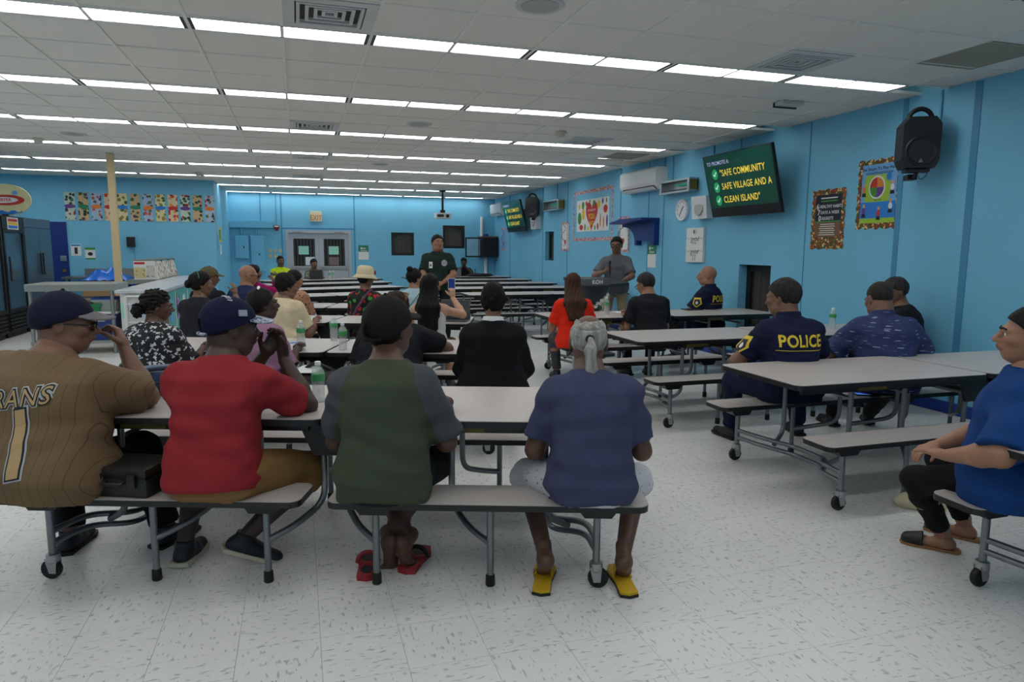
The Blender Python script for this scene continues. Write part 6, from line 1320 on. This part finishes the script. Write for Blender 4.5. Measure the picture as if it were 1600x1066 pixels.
sitter('man in a navy leaf patterned shirt beside the wall', 'R1', .05, perp=.51, turn=-26, s=1.04, wid=1.06, waist=1.1, dep=1.15, lean=14, hunch=.45, head=(14, 18, 0), sk=3, fat=1.12, armr=1.25, h=.011, top=m_hw, slen=.85, loose=.022, wr=.005, collar=(m_hw, 'polo'), hair='buzz', hair_c=(48, 42, 40), LF=dict(a=W3((4.45, 4.85, .09))), RF=dict(a=W3((4.8, 4.8, .09))), **LAP)
sitter('man in a black shirt leaning against the right wall', 'R2', 1.28, turn=34, s=1.0, wid=1.12, waist=1.1, lean=10, hunch=.3, head=(34, 16, 0), sk=3, top=m_btee, hair='short', hair_c=(52, 50, 50), L=DESK(-1, .2, .25))
# 28 woman in the royal blue tee, side on
m_ryl = cloth('royal_blue_tee', (20, 60, 118)); m_leg = cloth('black_leggings', (18, 18, 20))
x, y = at_table('R0', -1.18, .5)
p = person('woman in a royal blue tee and black leggings sitting side on', x, y, R(32), s=1.0, fem=True, wid=1.24, waist=1.15, dep=1.3, lean=0, head=(12, -3, 0), sk=2, armr=1.25, legr=1.08, h=.010, top=m_ryl, slen=.95, loose=.022, wr=.005, pants=m_leg, plen='tight', shoe=dict(bare=1), hair='long', hair_c=(22, 17, 17), L=dict(w=(-.24, .2, .63), pole=(-1, -.45, -.5), d=(.45, .9, .0), n=(0, 0, -1), curl=.2), R_=dict(w=(.02, .27, .61), pole=(1, -.3, -.5), n=(0, 0, -1)), LF=dict(a=W3((3.12, 2.58, .085)), dir=(-.15, 1, -.05)), RF=dict(a=W3((3.36, 2.66, .085)), dir=(.05, 1, -.05)))
m_mul = M('tan_sole', (150, 104, 66), .6); m_mb = M('black_leather', (22, 21, 21), .45)
for q in (-1, 1):
    an, df, uf, sd = p['feet'][q]; T = frame(Vector((an[0], an[1], .0)), Vector((sd[0], sd[1], 0)).normalized(), Vector((df[0], df[1], 0)).normalized(), (0, 0, 1)); out_ = [(-.035, -.075), (0, -.085), (.035, -.075), (.036, .05), (.045, .12), (.03, .18), (0, .19), (-.03, .18), (-.045, .12), (-.036, .05)]
    ml = MB().prism(out_, .002, .014, T).build('slipper', m_mul, p['root']); G = Field((-.08, .04, -.02), (.08, .24, .1), .006); G.cone((0, .08, .035), (0, .15, .028), .046, .036, 0); G.keep(lambda X, Y, Z: np.maximum(.012-Z, .085-Y)+0*X); v_, f_ = G.mesh(); mesh_np('toe_cover', xf(T, v_), f_, m_mb, ml)
# pale clogs beside her
m_clog = M('cream_foam_clog', (206, 198, 164), .55)
for i, (cx_, cy_, rz_) in enumerate(((3.5, 3.05, 44), (3.78, 2.98, 30))):
    t = thing('clog', 'cream foam clog with round holes, %s' % ('just past the black leggings' if i == 0 else 'farther behind the black leggings'), 'clog', (cx_, cy_, 0), R(rz_))
    G = Field((-.08, -.16, -.01), (.08, .16, .13), .006); G.cone((0, -.08, .035), (0, .06, .04), .045, .05, 0); G.cone((0, .04, .045), (0, .1, .035), .052, .042, .03); G.cone((0, -.09, .05), (0, -.06, .07), .04, .04, .02); G.keep(lambda X, Y, Z: .0-Z+0*X+0*Y); G.ell((0, -.06, .1), (.032, .07, .06), 0, sub=True)
    bd = mesh_np('shell', *G.mesh(), m_clog, t); mb = MB()
    for k in range(7): mb.lathe([(.006, .0), (.006, .003)], frame((-.03+.02*(k % 4)+.01*(k//4), .07+.025*(k//4), .081-.01*(k//4)), (1, 0, 0), (0, 1, 0), (0, 0, 1)), 8)
    mb.build('vent_holes', m_black, t)
